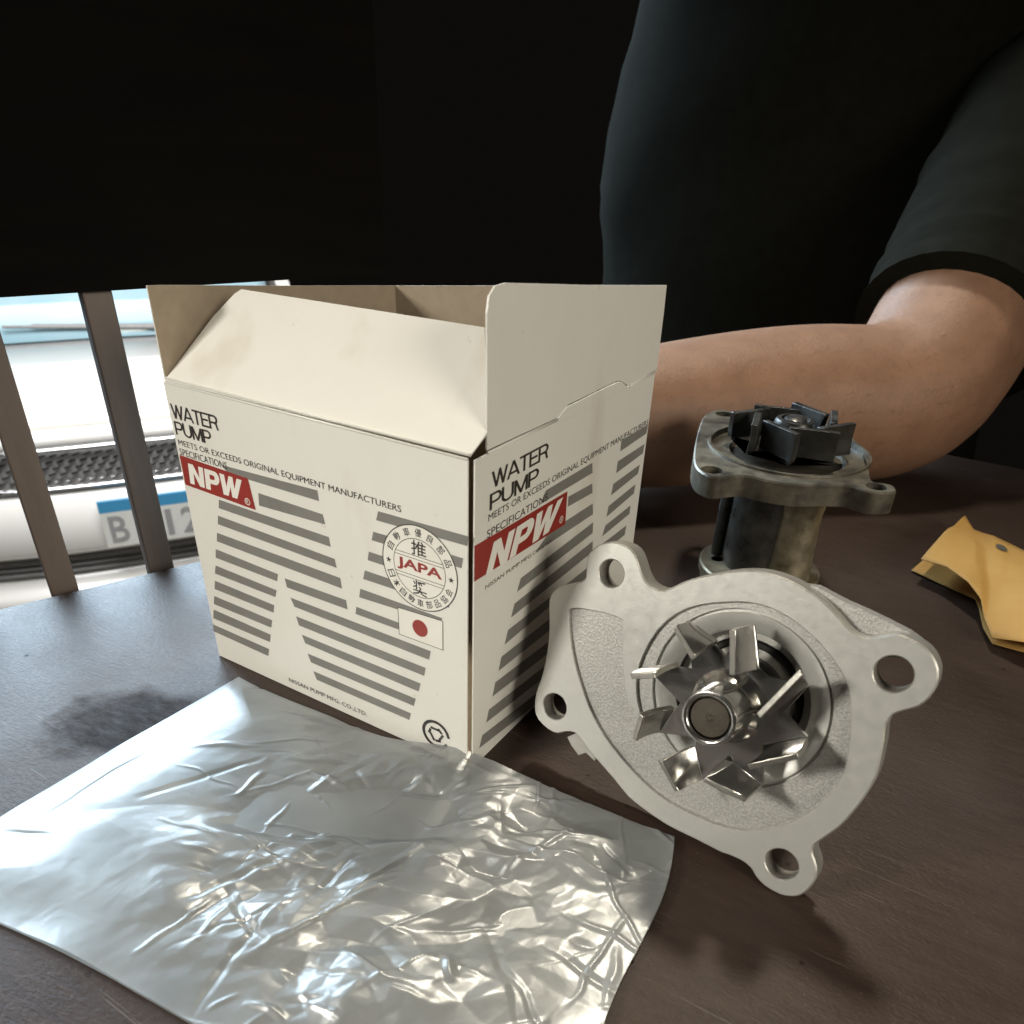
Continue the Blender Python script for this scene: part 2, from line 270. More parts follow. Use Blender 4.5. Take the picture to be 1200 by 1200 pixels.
M['alu_side'] = mat('cast_aluminium_edge', (0.42, 0.41, 0.38), 0.45, 0.6, color2=(0.34, 0.33, 0.30), nscale=220, bump=0.3, bscale=700, bdist=0.0004)
M['steel'] = mat('bright_stamped_steel', (0.52, 0.51, 0.48), 0.17, 0.95, color2=(0.42, 0.41, 0.39), nscale=160, rvar=0.07, bump=0.05, bscale=500, bdist=0.0003)
M['steel_edge'] = mat('sheared_steel_edge', (0.36, 0.345, 0.31), 0.34, 0.85, color2=(0.28, 0.27, 0.24), nscale=500, bump=0.3, bscale=900, bdist=0.0002)
M['seal'] = mat('dark_seal_steel', (0.09, 0.087, 0.08), 0.3, 0.9, color2=(0.05, 0.048, 0.045), nscale=300)
M['cap'] = mat('dull_shaft_end', (0.05, 0.042, 0.032), 0.5, 0.5, color2=(0.085, 0.07, 0.052), nscale=400, bump=0.2, bscale=900, bdist=0.0002)
M['rubber'] = mat('black_seal', (0.012, 0.012, 0.012), 0.4)
M['old_iron'] = mat('tarnished_iron', (0.020, 0.0195, 0.018), 0.36, 0.35, color2=(0.055, 0.052, 0.046), nscale=120, rvar=0.15, bump=0.3, bscale=300, bdist=0.0006)
M['old_alu'] = mat('stained_aluminium', (0.045, 0.042, 0.036), 0.42, 0.45, color2=(0.17, 0.15, 0.11), nscale=80, namount=0.35, rvar=0.12, bump=0.35, bscale=260, bdist=0.0007, detail=7)
M['old_tan'] = mat('varnished_aluminium', (0.11, 0.092, 0.058), 0.42, 0.45, color2=(0.33, 0.28, 0.19), nscale=90, namount=0.4, rvar=0.12, bump=0.3, bscale=300, bdist=0.0006)
M['kraft'] = mat('kraft_paper', (0.49, 0.285, 0.075), 0.72, color2=(0.43, 0.24, 0.06), nscale=50, bump=0.25, bscale=240, bdist=0.0008)
M['hole'] = mat('dark_grey_dot', (0.07, 0.066, 0.055), 0.7, color2=(0.1, 0.09, 0.07), nscale=300)
M['skin'] = mat('skin', (0.29, 0.160, 0.098), 0.5, color2=(0.205, 0.108, 0.064), nscale=48, namount=0.5, bump=0.5, bscale=520, bdist=0.0007, sss=0.10, detail=9, spec=0.35)
M['shirt'] = mat('dark_cotton', (0.0075, 0.0075, 0.0052), 0.95, spec=0.04, color2=(0.011, 0.011, 0.008), nscale=90, bump=0.3, bscale=900, bdist=0.0005)
M['bar'] = mat('grey_brown_painted_wood', (0.105, 0.076, 0.060), 0.55, color2=(0.145, 0.108, 0.087), nscale=14, stretch=(6, 6, 0.7), bump=0.25, bscale=40, bdist=0.001, rvar=0.1)
M['dark_panel'] = mat('added_dark_panel', (0.004, 0.0034, 0.003), 0.95, spec=0.05, color2=(0.006, 0.005, 0.004), nscale=12, stretch=(1, 1, 8))  # near-black, for the panel added over the window

def table_material():
    m, nt, p = nodes_of('dark_varnished_wood')
    N, Lk = nt.nodes.new, nt.links.new
    tc = N('ShaderNodeTexCoord')
    def noise_(scale, stretch=(1, 1, 1), det=5, rot=0.0):
        mp = N('ShaderNodeMapping'); mp.inputs['Scale'].default_value = stretch; mp.inputs['Rotation'].default_value = (0, 0, rot)
        n = N('ShaderNodeTexNoise'); n.inputs['Scale'].default_value = scale; n.inputs['Detail'].default_value = det
        n.inputs['Roughness'].default_value = 0.65
        Lk(tc.outputs['Object'], mp.inputs['Vector']); Lk(mp.outputs['Vector'], n.inputs['Vector']); return n.outputs['Fac']
    def ramp(f, stops):
        r = N('ShaderNodeValToRGB')
        while len(r.color_ramp.elements) < len(stops): r.color_ramp.elements.new(0.5)
        for e, (pos, c) in zip(r.color_ramp.elements, stops):
            e.position = pos; e.color = (*c, 1) if isinstance(c, tuple) else (c, c, c, 1)
        Lk(f, r.inputs['Fac']); return r.outputs['Color']
    def math_(op, a, b):
        n = N('ShaderNodeMath'); n.operation = op
        for i, x in enumerate((a, b)):
            if isinstance(x, (int, float)): n.inputs[i].default_value = x
            else: Lk(x, n.inputs[i])
        return n.outputs[0]
    def mix(f, a, b):
        n = N('ShaderNodeMix'); n.data_type = 'RGBA'
        Lk(f, n.inputs['Factor'])
        for s, x in ((n.inputs[6], a), (n.inputs[7], b)):
            if isinstance(x, tuple): s.default_value = (*x, 1)
            else: Lk(x, s)
        return n.outputs[2]
    grain = noise_(55, (1.0, 6.0, 1), 6, radians(-24))
    fine = noise_(420, (1.0, 2.2, 1), 4, radians(-24))
    blot = noise_(16, det=4)
    base = ramp(grain, [(0.3, (0.026, 0.0155, 0.0115)), (0.7, (0.046, 0.029, 0.021))])
    base = mix(ramp(blot, [(0.35, 0.0), (0.75, 0.55)]), base, (0.056, 0.038, 0.030))
    # dust and worn speckle in the varnish
    dust = ramp(noise_(950, det=2), [(0.63, 0.0), (0.72, 1.0)])
    dustzone = ramp(noise_(22, det=3), [(0.42, 0.0), (0.62, 1.0)])
    base = mix(math_('MULTIPLY', math_('MULTIPLY', dust, dustzone), 0.16), base, (0.30, 0.26, 0.22))
    vo = N('ShaderNodeTexVoronoi'); vo.inputs['Scale'].default_value = 55; vo.inputs['Randomness'].default_value = 1.0
    Lk(tc.outputs['Object'], vo.inputs['Vector'])
    chip = math_('MULTIPLY', ramp(vo.outputs['Distance'], [(0.035, 1.0), (0.06, 0.0)]), ramp(noise_(30, det=2), [(0.50, 0.0), (0.56, 1.0)]))
    base = mix(chip, base, (0.010, 0.007, 0.005))
    for rot_, sc_ in ((radians(-24), 24), (radians(38), 17), (radians(80), 12)):
        sc = ramp(noise_(sc_, (1.0, 46.0, 1), 2, rot_), [(0.700, 0.0), (0.735, 1.0)])
        base = mix(math_('MULTIPLY', sc, 0.30), base, (0.20, 0.17, 0.145))
    rough = ramp(blot, [(0.3, 0.42), (0.7, 0.54)])
    rough = math_('ADD', rough, math_('MULTIPLY', math_('SUBTRACT', fine, 0.5), 0.22))
    # dull smudge with an uneven rim, left where something greasy stood
    mp = N('ShaderNodeMapping'); mp.vector_type = 'TEXTURE'
    mp.inputs['Location'].default_value = (-0.113, -0.047, 0); mp.inputs['Scale'].default_value = (0.036, 0.024, 1); mp.inputs['Rotation'].default_value = (0, 0, radians(22))
    Lk(tc.outputs['Object'], mp.inputs['Vector'])
    ln = N('ShaderNodeVectorMath'); ln.operation = 'LENGTH'; Lk(mp.outputs['Vector'], ln.inputs[0])
    d = math_('ADD', ln.outputs['Value'], math_('MULTIPLY', math_('SUBTRACT', noise_(48, det=6), 0.5), 1.3))
    stain = ramp(d, [(0.62, 1.0), (1.08, 0.0)])
    inner = ramp(noise_(120, (1, 2.5, 1), 6, radians(-24)), [(0.35, 1.0), (0.75, 0.45)])
    stain = math_('MULTIPLY', stain, inner)
    base = mix(stain, base, (0.016, 0.0105, 0.008))
    rough = math_('ADD', rough, math_('MULTIPLY', stain, 0.16))
    stain = math_('MAXIMUM', stain, chip)
    sp = N('ShaderNodeMapRange'); sp.inputs['To Min'].default_value = 0.25; sp.inputs['To Max'].default_value = 0.08
    Lk(stain, sp.inputs['Value']); Lk(sp.outputs['Result'], p.inputs['Specular IOR Level'])
    Lk(base, p.inputs['Base Color']); Lk(rough, p.inputs['Roughness'])
    b1 = N('ShaderNodeBump'); b1.inputs['Strength'].default_value = 0.5; b1.inputs['Distance'].default_value = 0.0005; Lk(fine, b1.inputs['Height'])
    b2 = N('ShaderNodeBump'); b2.inputs['Strength'].default_value = 0.12; b2.inputs['Distance'].default_value = 0.0006; Lk(grain, b2.inputs['Height']); Lk(b1.outputs['Normal'], b2.inputs['Normal'])
    Lk(b2.outputs['Normal'], p.inputs['Normal'])
    return m
M['table'] = table_material()

def bag_material():
    m, nt, p = nodes_of('clear_plastic_film')
    N, Lk = nt.nodes.new, nt.links.new
    p.inputs['Base Color'].default_value = (0.37, 0.385, 0.385, 1)
    p.inputs['Roughness'].default_value = 0.37
    p.inputs['Metallic'].default_value = 0.42
    p.inputs['Specular IOR Level'].default_value = 0.8
    p.inputs['Coat Weight'].default_value = 0.25
    p.inputs['Coat Roughness'].default_value = 0.16
    tc = N('ShaderNodeTexCoord')
    n = N('ShaderNodeTexNoise'); n.inputs['Scale'].default_value = 140; n.inputs['Detail'].default_value = 4; n.inputs['Distortion'].default_value = 0.6
    Lk(tc.outputs['Object'], n.inputs['Vector'])
    b = N('ShaderNodeBump'); b.inputs['Strength'].default_value = 0.2; b.inputs['Distance'].default_value = 0.0008
    Lk(n.outputs['Fac'], b.inputs['Height']); Lk(b.outputs['Normal'], p.inputs['Normal']); Lk(b.outputs['Normal'], p.inputs['Coat Normal'])
    tr = N('ShaderNodeBsdfTransparent'); tr.inputs[0].default_value = (0.93, 0.94, 0.93, 1)
    mixn = N('ShaderNodeMixShader')
    big = N('ShaderNodeTexNoise'); big.inputs['Scale'].default_value = 20; big.inputs['Detail'].default_value = 3
    Lk(tc.outputs['Object'], big.inputs['Vector'])
    mr = N('ShaderNodeMapRange'); mr.inputs['From Min'].default_value = 0.3; mr.inputs['From Max'].default_value = 0.7
    mr.inputs['To Min'].default_value = 0.45; mr.inputs['To Max'].default_value = 0.85
    Lk(big.outputs['Fac'], mr.inputs['Value']); Lk(mr.outputs['Result'], mixn.inputs['Fac'])
    out = nt.nodes['Material Output']
    Lk(tr.outputs[0], mixn.inputs[1]); Lk(p.outputs[0], mixn.inputs[2]); Lk(mixn.outputs[0], out.inputs['Surface'])
    return m
M['bag'] = bag_material()

# ------------------------------------------------------------------ table, window side, yard
E0, ED, EN = (Vector(v) for v in D['table_edge'])
def edge(t, off=0.0, z=0.0): return E0 + ED * t + EN * off + Vector((0, 0, z))

poly = [edge(-0.36), (0.45, -0.42, 0), (0.62, 0.47, 0), (-0.03, 0.47, 0)]
poly = [(p[0], p[1]) for p in poly]
g = Geo()
g.fill(offset(poly, -0.002), 0.0); g.wall(offset(poly, -0.002), 0.0, poly, -0.002); g.wall(poly, -0.002, poly, -0.03); g.fill(poly, -0.03)
tag(g.build('table', M['table']), 'dark brown varnished wooden table top with scuffs and a dull smudge', 'table')

wl = empty('added_panel'); wl['kind'] = 'structure'; wl.location = edge(0.0, 0.03, -0.5)
def edge_box(t0, t1, o0, o1, z0, z1):
    q = [edge(t0, o0), edge(t1, o0), edge(t1, o1), edge(t0, o1)]
    return Geo().prism([(p.x, p.y) for p in q], z0, z1)
ww = edge_box(-0.03, 0.2, 0.0145, 0.05, 0.1242, 0.75).build('wall', M['dark_panel'])  # panel added above the window opening so the upper view stays dark
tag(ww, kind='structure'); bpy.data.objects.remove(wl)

rail = empty('window_railing', 'grey brown wooden railing of upright bars at the table edge', 'railing')
rail.location = edge(0.05, 0.022, -0.32)
bpy.context.view_layer.update()
inv = rail.matrix_world.inverted()
for k in range(-6, 1):
    t = 0.0716 + 0.0437 * k
    b = edge_box(t - 0.0058, t + 0.0058, 0.018, 0.0285, -0.32, 0.1240)
    o = b.build('bar', M['bar'], rail); o.data.transform(inv)
    md = o.modifiers.new('bevel', 'BEVEL'); md.width = 0.0008; md.segments = 2
o = edge_box(-0.36, 0.24, 0.014, 0.0325, -0.36, -0.3202).build('rail', M['bar'], rail); o.data.transform(inv)

# the yard outside, a storey lower
CP, CX, CY = (Vector(v) for v in D['car'])
CZ = Vector((0, 0, 1))
GZ = CP.z - 0.48
M['asphalt'] = mat('dusty_asphalt', (0.20, 0.19, 0.175), 0.9, color2=(0.28, 0.265, 0.24), nscale=9, bump=0.3, bscale=120, bdist=0.004)
def carp(x, y, z): return CP + CX * x + CY * y + CZ * z
g = Geo(); g.add([carp(-3, -1.3, 0), carp(3, -1.3, 0), carp(3, 6, 0), carp(-3, 6, 0)], [(0, 1, 2, 3)])
g.v = [(x, y, GZ) for x, y, z in g.v]
tag(g.build('ground', M['asphalt']), kind='structure')

def make_car():
    M['car_paint'] = mat('white_car_paint', (0.80, 0.775, 0.72), 0.25, color2=(0.76, 0.735, 0.68), nscale=3, coat=0.6)
    M['hazed_black'] = mat('hazed_grille_plastic', (0.24, 0.235, 0.225), 0.6, color2=(0.32, 0.31, 0.30), nscale=60)  # black trim greyed: glare haze put into the colour
    M['chrome'] = mat('chrome_trim', (0.75, 0.75, 0.74), 0.15, 1.0, color2=(0.7, 0.7, 0.7), nscale=20)
    M['glass_blue'] = mat('sky_sheen_windscreen', (0.28, 0.46, 0.53), 0.08, color2=(0.42, 0.56, 0.60), nscale=2.2, namount=0.4)  # pale blue reflection painted into the glass colour
    M['plate_blue'] = mat('plate_blue', (0.045, 0.24, 0.42), 0.4, color2=(0.05, 0.26, 0.45), nscale=60)
    M['plate_white'] = mat('plate_white', (0.66, 0.66, 0.60), 0.4, color2=(0.6, 0.6, 0.55), nscale=60)
    M['lens'] = mat('headlamp_lens', (0.42, 0.43, 0.43), 0.1, color2=(0.25, 0.26, 0.26), nscale=12)
    M['tyre'] = mat('tyre', (0.02, 0.02, 0.02), 0.8)
    root = empty('parked_car', 'white parked car with blue topped number plate seen through the railing', 'car', matrix=frame(carp(0, 0, -0.48), CX, CY, CZ))
    H0 = 0.48
    def y_of(x, y): return y + 0.16 * (abs(x) / 0.84) ** 2.4 * max(0.0, 1.0 - max(0, y) * 0.5)
    def sheet(name, prof, x0, x1, m, nx=28, lift=0.0, th=0.02, crown=0.03):
        g = Geo(); vs = []; n = len(prof)
        for i in range(nx + 1):
            x = x0 + (x1 - x0) * i / nx
            for (y, z) in prof: vs.append((x, y_of(x, y) - lift, z + H0 - crown * (x / 0.84) ** 2 * (1 if z > 0.2 else 0.3)))
        fs = [(i * n + j, i * n + j + 1, (i + 1) * n + j + 1, (i + 1) * n + j) for i in range(nx) for j in range(n - 1)]
        g.add(vs, fs)
        o = g.build(name, m, root, smooth=True)
        md = o.modifiers.new('skin', 'SOLIDIFY'); md.thickness = th; md.offset = -1
        return o
    sheet('bumper', [(0.06, -0.36), (-0.02, -0.33), (-0.05, -0.29), (-0.045, -0.24), (0.0, -0.225), (0.03, -0.20), (0.03, -0.12), (-0.03, -0.105), (-0.045, -0.08), (-0.04, 0.0), (-0.025, 0.09), (0.0, 0.115)], -0.84, 0.84, M['car_paint'])
    sheet('lower_intake', [(0.028, -0.205), (0.022, -0.19), (0.022, -0.13), (0.028, -0.118)], -0.6, 0.6, M['hazed_black'], lift=0.004)
    for z in (-0.185, -0.163, -0.141):
        sheet('intake_slat', [(0.012, z - 0.005), (0.004, z), (0.012, z + 0.005)], -0.58, 0.58, M['hazed_black'], th=0.006)
    gr = sheet('grille', [(0.02, 0.118), (0.035, 0.14), (0.04, 0.20), (0.045, 0.235)], -0.52, 0.52, M['hazed_black'])
    # mesh of small hexagon-like rungs
    gm = Geo()
    for r, z in enumerate((0.137, 0.157, 0.177, 0.197, 0.217)):
        for k in range(-15, 16):
            x = k * 0.034 + (0.017 if r % 2 else 0)
            if abs(x) > 0.5: continue
            y = y_of(x, 0.03 + (z - 0.118) * 0.12) - 0.018
            zz = z + H0
            gm.add([(x - 0.013, y, zz - 0.002), (x + 0.009, y, zz + 0.003), (x + 0.013, y, zz + 0.008), (x - 0.010, y, zz + 0.004),
                    (x - 0.013, y + 0.012, zz - 0.002), (x + 0.009, y + 0.012, zz + 0.003), (x + 0.013, y + 0.012, zz + 0.008), (x - 0.010, y + 0.012, zz + 0.004)],
                   [(0, 1, 2, 3), (0, 1, 5, 4), (2, 3, 7, 6), (1, 2, 6, 5), (0, 3, 7, 4)])
    o = gm.build('grille_mesh', M['chrome'], gr); o['kind'] = 'stuff'
    sheet('grille_trim', [(0.0, 0.112), (-0.02, 0.118), (-0.01, 0.130)], -0.56, 0.56, M['chrome'], th=0.006)
    sheet('grille_trim', [(0.03, 0.232), (0.01, 0.240), (0.02, 0.252)], -0.56, 0.56, M['chrome'], th=0.006)
    sheet('nose_panel', [(0.03, 0.25), (0.035, 0.275), (0.055, 0.300)], -0.80, 0.80, M['car_paint'])
    sheet('bonnet', [(0.062, 0.306), (0.09, 0.325), (0.16, 0.345), (0.30, 0.368), (0.50, 0.392), (0.74, 0.41)], -0.78, 0.78, M['car_paint'])
    sheet('cowl', [(0.752, 0.40), (0.80, 0.402), (0.84, 0.405)], -0.74, 0.74, M['hazed_black'])
    ws = sheet('windscreen', [(0.85, 0.41), (1.05, 0.56), (1.30, 0.74), (1.50, 0.86)], -0.70, 0.70, M['glass_blue'], th=0.008)
    for s in (-1, 1):
        w = tube([(s * 0.05 + 0.25, 0.86, 0.435 + H0), (s * 0.05 - 0.30, 0.885, 0.46 + H0)], [0.008, 0.006], 8).build('wiper', M['hazed_black'], ws)
    sheet('roof', [(1.51, 0.868), (1.7, 0.91), (2.2, 0.93), (2.9, 0.88)], -0.64, 0.64, M['car_paint'], th=0.03)
    for s in (-1, 1):
        side = [(0.17, -0.30), (0.17, 0.25), (0.80, 0.36), (0.86, 0.40), (1.5, 0.82), (2.9, 0.84), (3.2, 0.35), (3.2, -0.30)]
        g = Geo(); a = [(s * 0.80, y, z + H0) for y, z in side]; b = [(s * 0.74, y, z + H0) for y, z in side]; n = len(side)
        g.add(a + b, [tuple(range(n)), tuple(range(n, 2 * n))] + [(i, (i + 1) % n, n + (i + 1) % n, n + i) for i in range(n)])
        g.build('side_panel', M['car_paint'], root)
        for wy in (0.72, 2.65):
            gw = Geo().lathe([(0.0, -0.09), (0.24, -0.1), (0.29, -0.08), (0.30, 0.0), (0.29, 0.08), (0.24, 0.1), (0.0, 0.09)], 28)
            gw.v = [(s * 0.70 + z, wy + x, 0.30 + y) for x, y, z in gw.v]
            gw.build('wheel', M['tyre'], root, smooth=True, auto=40)
        hl = Geo(); pts = [(0.54, 0.10), (0.58, 0.22), (0.80, 0.27), (0.835, 0.20), (0.80, 0.12)]
        a = [(s * x, y_of(x, 0.01) - 0.022, z + H0) for x, z in pts]; b = [(x, y + 0.08, z) for x, y, z in a]; n = 5
        hl.add(a + b, [tuple(range(n)), tuple(range(n, 2 * n))] + [(i, (i + 1) % n, n + (i + 1) % n, n + i) for i in range(n)])
        hl.build('headlight', M['lens'], root)
    pl = empty('number_plate'); pl.parent = root; pl.location = (0.02, -0.062, H0)
    Geo().box((-0.165, 0, -0.085), (0.165, 0.012, 0.040)).build('plate_field', M['plate_white'], pl)
    Geo().box((-0.165, 0.0, 0.0402), (0.165, 0.012, 0.080)).build('plate_band', M['plate_blue'], pl)
    return root, pl
car, number_plate = make_car()

# ------------------------------------------------------------------ lettering
def text_mesh(body, bold=0.0, shear=0.0):
    cu = bpy.data.curves.new('lettering', 'FONT')
    cu.body = body; cu.offset = bold; cu.shear = shear; cu.resolution_u = 3
    o = bpy.data.objects.new('lettering', cu); col.objects.link(o)
    bpy.context.view_layer.update()
    me = bpy.data.meshes.new_from_object(o.evaluated_get(bpy.context.evaluated_depsgraph_get()))
    vs = [v.co.copy() for v in me.vertices]; fs = [tuple(p.vertices) for p in me.polygons]
    bpy.data.objects.remove(o); bpy.data.meshes.remove(me); bpy.data.curves.remove(cu)
    return vs, fs

def fit(vs, box):
    x0, x1 = min(v.x for v in vs), max(v.x for v in vs); y0, y1 = min(v.y for v in vs), max(v.y for v in vs)
    s0, s1, t0, t1 = box
    return [(s0 + (v.x - x0) / (x1 - x0) * (s1 - s0), t0 + (v.y - y0) / (y1 - y0) * (t1 - t0)) for v in vs]

def strip(points, wd):
    """a stroke of constant width as quads"""
    P = [Vector(p) for p in points]; L_, R__ = [], []
    closed = (P[0] - P[-1]).length < 1e-6
    for i, p in enumerate(P):
        a = P[i - 1] if i else (P[-2] if closed else p)
        b = P[i + 1] if i < len(P) - 1 else (P[1] if closed else p)
        e1 = (p - a).normalized() if (p - a).length > 1e-9 else (b - p).normalized()
        e2 = (b - p).normalized() if (b - p).length > 1e-9 else e1
        n1, n2 = Vector((-e1.y, e1.x)), Vector((-e2.y, e2.x)); n = n1 + n2
        n = n.normalized() if n.length > 1e-6 else n1
        k = min(2.4, 1 / max(0.3, n.dot(n1)))
        L_.append(p + n * wd / 2 * k); R__.append(p - n * wd / 2 * k)
    return [[tuple(L_[i]), tuple(L_[i + 1]), tuple(R__[i + 1]), tuple(R__[i])] for i in range(len(P) - 1)]
def arc(cx, cy, rx, ry, a0, a1, n=12): return [(cx + rx * cos(radians(a0 + (a1 - a0) * k / n)), cy + ry * sin(radians(a0 + (a1 - a0) * k / n))) for k in range(n + 1)]
GLYPH = {  # width, strokes (unit height)
    'W': (0.98, [[(0.06, 1), (0.28, 0.06), (0.30, 0.06), (0.49, 0.94), (0.50, 0.94), (0.69, 0.06), (0.71, 0.06), (0.92, 1)]]),
    'A': (0.78, [[(0.04, 0), (0.37, 0.94), (0.41, 0.94), (0.74, 0)], [(0.16, 0.29), (0.62, 0.29)]]),
    'T': (0.66, [[(0.02, 0.93), (0.64, 0.93)], [(0.33, 0.9), (0.33, 0)]]),
    'E': (0.64, [[(0.62, 0.93), (0.09, 0.93), (0.09, 0.07), (0.64, 0.07)], [(0.09, 0.51), (0.58, 0.51)]]),
    'R': (0.72, [[(0.09, 0)] + [(0.09, 0.93), (0.44, 0.93)] + arc(0.44, 0.70, 0.21, 0.23, 90, -90) + [(0.09, 0.47)], [(0.42, 0.47), (0.56, 0.40), (0.60, 0.2), (0.66, 0.0)]]),
    'P': (0.68, [[(0.09, 0), (0.09, 0.93), (0.42, 0.93)] + arc(0.42, 0.685, 0.20, 0.245, 90, -90) + [(0.09, 0.44)]]),
    'U': (0.74, [[(0.09, 1), (0.09, 0.36)] + arc(0.37, 0.36, 0.28, 0.29, 180, 360) + [(0.65, 1)]]),
    'M': (0.86, [[(0.09, 0), (0.09, 0.90), (0.12, 0.90), (0.42, 0.08), (0.44, 0.08), (0.74, 0.90), (0.77, 0.90), (0.77, 0)]]),
    'N': (0.80, [[(0.13, 0), (0.13, 0.86), (0.17, 0.86), (0.63, 0.14), (0.67, 0.14), (0.67, 1)]]),
}
def stroke_word(face, word, b, wd, gap=-0.02, shear=0.0, widths=None):
    """heavy grotesque lettering drawn stroke by stroke, fitted to the box b"""
    quads, x = [], 0.0
    for ch in word:
        w_, st = GLYPH[ch]
        for s_ in st: quads += [[(px_ + x, py_) for px_, py_ in q] for q in strip(s_, wd)]
        x += w_ + gap
    quads = [[(px_ + shear * py_, min(1.0, max(0.0, py_))) for px_, py_ in q] for q in quads]
    xs = [p[0] for q in quads for p in q]; x0, x1 = min(xs), max(xs)
    def fn(g, lift):
        for i, q in enumerate(quads):
            face.put(g, [(b[0] + (px_ - x0) / (x1 - x0) * (b[1] - b[0]), b[2] + py_ * (b[3] - b[2])) for px_, py_ in q], [(0, 1, 2, 3)], lift + 0.0006 * (i % 40))
    return fn

def block_word(face, b, shear):
    N_ = [(0, 0), (0, 1), (0.29, 1), (0.60, 0.44), (0.60, 1), (0.87, 1), (0.87, 0), (0.59, 0), (0.27, 0.58), (0.27, 0)]
    P_ = [(0, 0), (0, 1), (0.56, 1)] + arc(0.56, 0.665, 0.28, 0.335, 80, -80, 10) + [(0.56, 0.33), (0.28, 0.33), (0.28, 0)]
    Ph = [(0.28, 0.55), (0.28, 0.78), (0.50, 0.78), (0.56, 0.73), (0.56, 0.60), (0.50, 0.55)]
    W_ = [(0, 1), (0.27, 1), (0.35, 0.44), (0.52, 1), (0.74, 1), (0.80, 0.44), (0.97, 1), (1.25, 1), (0.92, 0), (0.64, 0), (0.59, 0.50), (0.43, 0), (0.15, 0)]
    items = [(N_, [], 0.0), (P_, [Ph], 0.95), (W_, [], 1.82)]
    xs = [x + dx + shear * y for p, h, dx in items for x, y in p]; x0, x1 = min(xs), max(xs)
    tr = lambda l, dx: [(b[0] + (x + dx + shear * y - x0) / (x1 - x0) * (b[1] - b[0]), b[2] + y * (b[3] - b[2])) for x, y in l]
    def fn(g, lift):
        for p, h, dx in items: face.poly(g, tr(p, dx), lift, [tr(q, dx) for q in h])
    return fn

class Face:
    """a printed panel: s to the right, t up, ink a hair above the card"""
    def __init__(s, o, sx, nrm): s.o, s.sx, s.n = Vector(o), Vector(sx), Vector(nrm)
    def p(s, a, b, lift): return s.o + s.sx * (a * MM) + Vector((0, 0, b * MM)) + s.n * (lift * MM)
    def put(s, g, pts, faces, lift): g.add([s.p(a, b, lift) for a, b in pts], faces)
    def poly(s, g, pts, lift, holes=()):
        loops = [[Vector((x, y, 0)) for x, y in pts]] + [[Vector((x, y, 0)) for x, y in h] for h in holes]
        s.put(g, [(v.x, v.y) for l in loops for v in l], tessellate_polygon(loops), lift)

def flat(g, name, m, parent):
    me = bpy.data.meshes.new(name); me.from_pydata([tuple(v) for v in g.v], [], g.f); me.materials.append(m)
    o = bpy.data.objects.new(name, me); col.objects.link(o); o.parent = parent; return o

# plate numbers on the car (its own local frame, metres)
for ch, x0, x1 in (('B', -0.145, -0.088), ('7', -0.03, 0.01), ('1', 0.035, 0.055), ('2', 0.085, 0.14)):
    if ch == '7': continue
    vs, fs = text_mesh(ch, 0.012)
    q = fit(vs, (x0, x1, -0.068, 0.026))
    g = Geo().add([(x, -0.0015, z) for x, z in q], fs)
    flat(g, 'plate_letter', M['hazed_black'], number_plate)

# ------------------------------------------------------------------ carton
W, DP, H, _ = D['box']
T = 0.55
box = empty('cardboard_box', 'open white product box with grey stripes, red logo and raised flaps', 'box')
box.location = (-W * MM / 2, DP * MM / 2, 0)
bpy.context.view_layer.update()
binv = box.matrix_world.inverted()

def panel(name, poly, to3d, nrm, bulge=0.0):
    """a sheet of card from a 2D outline: white outside, grey inside; to3d(a, b) -> mm, nrm = outward"""
    n = Vector(nrm)
    loops = [[Vector((x, y, 0)) for x, y in poly]]
    tri = tessellate_polygon(loops); k = len(poly)
    outer = [(Vector(to3d(x, y))) * MM for x, y in poly]
    inner = [v - n * T * MM for v in outer]
    fs = [tuple(t) for t in tri] + [tuple(i + k for i in t) for t in tri] + [(i, (i + 1) % k, k + (i + 1) % k, k + i) for i in range(k)]
    idx = [0] * len(tri) + [1] * len(tri) + [0] * k
    me = bpy.data.meshes.new(name); me.from_pydata([tuple(binv @ v) for v in outer + inner], [], fs)
    me.materials.append(M['card']); me.materials.append(M['card_in'])
    for p, i in zip(me.polygons, idx): p.material_index = i
    bm = bmesh.new(); bm.from_mesh(me); bmesh.ops.recalc_face_normals(bm, faces=bm.faces); bm.to_mesh(me); bm.free()
    o = bpy.data.objects.new(name, me); col.objects.link(o); o.parent = box
    return o

R_ = lambda a, b, c, d: [(a, c), (b, c), (b, d), (a, d)]
front = panel('front_panel', R_(0.3, W - 1.5, 0.2, H), lambda s, t: (-W + s, 0, t), (0, -1, 0))
rightp = panel('side_panel', R_(1.4, DP - 0.3, 0.2, H - 1.2), lambda s, t: (0, s, t), (1, 0, 0))
panel('side_panel', R_(0.6, DP - 0.3, 0.2, H), lambda s, t: (-W, s, t), (-1, 0, 0))
panel('back_panel', R_(0.3, W - 0.3, 0.2, H), lambda s, t: (-W + s, DP, t), (0, 1, 0))
panel('bottom_panel', R_(0.8, W - 0.8, 0.8, DP - 0.8), lambda s, t: (-W + s, t, 0.9), (0, 0, -1))
# front flap leans back over the opening
ph = radians(45)
ff = D['front_flap']
ff = [(ff[0][0] + 0.3, 0.5)] + [tuple(p) for p in ff[1:-1]] + [(-1.4, 1.0)]
rc = []
flap = panel('front_flap', ff, lambda x, l: (x, l * sin(ph), H + 0.3 + l * cos(ph)), (0, -cos(ph), sin(ph)))
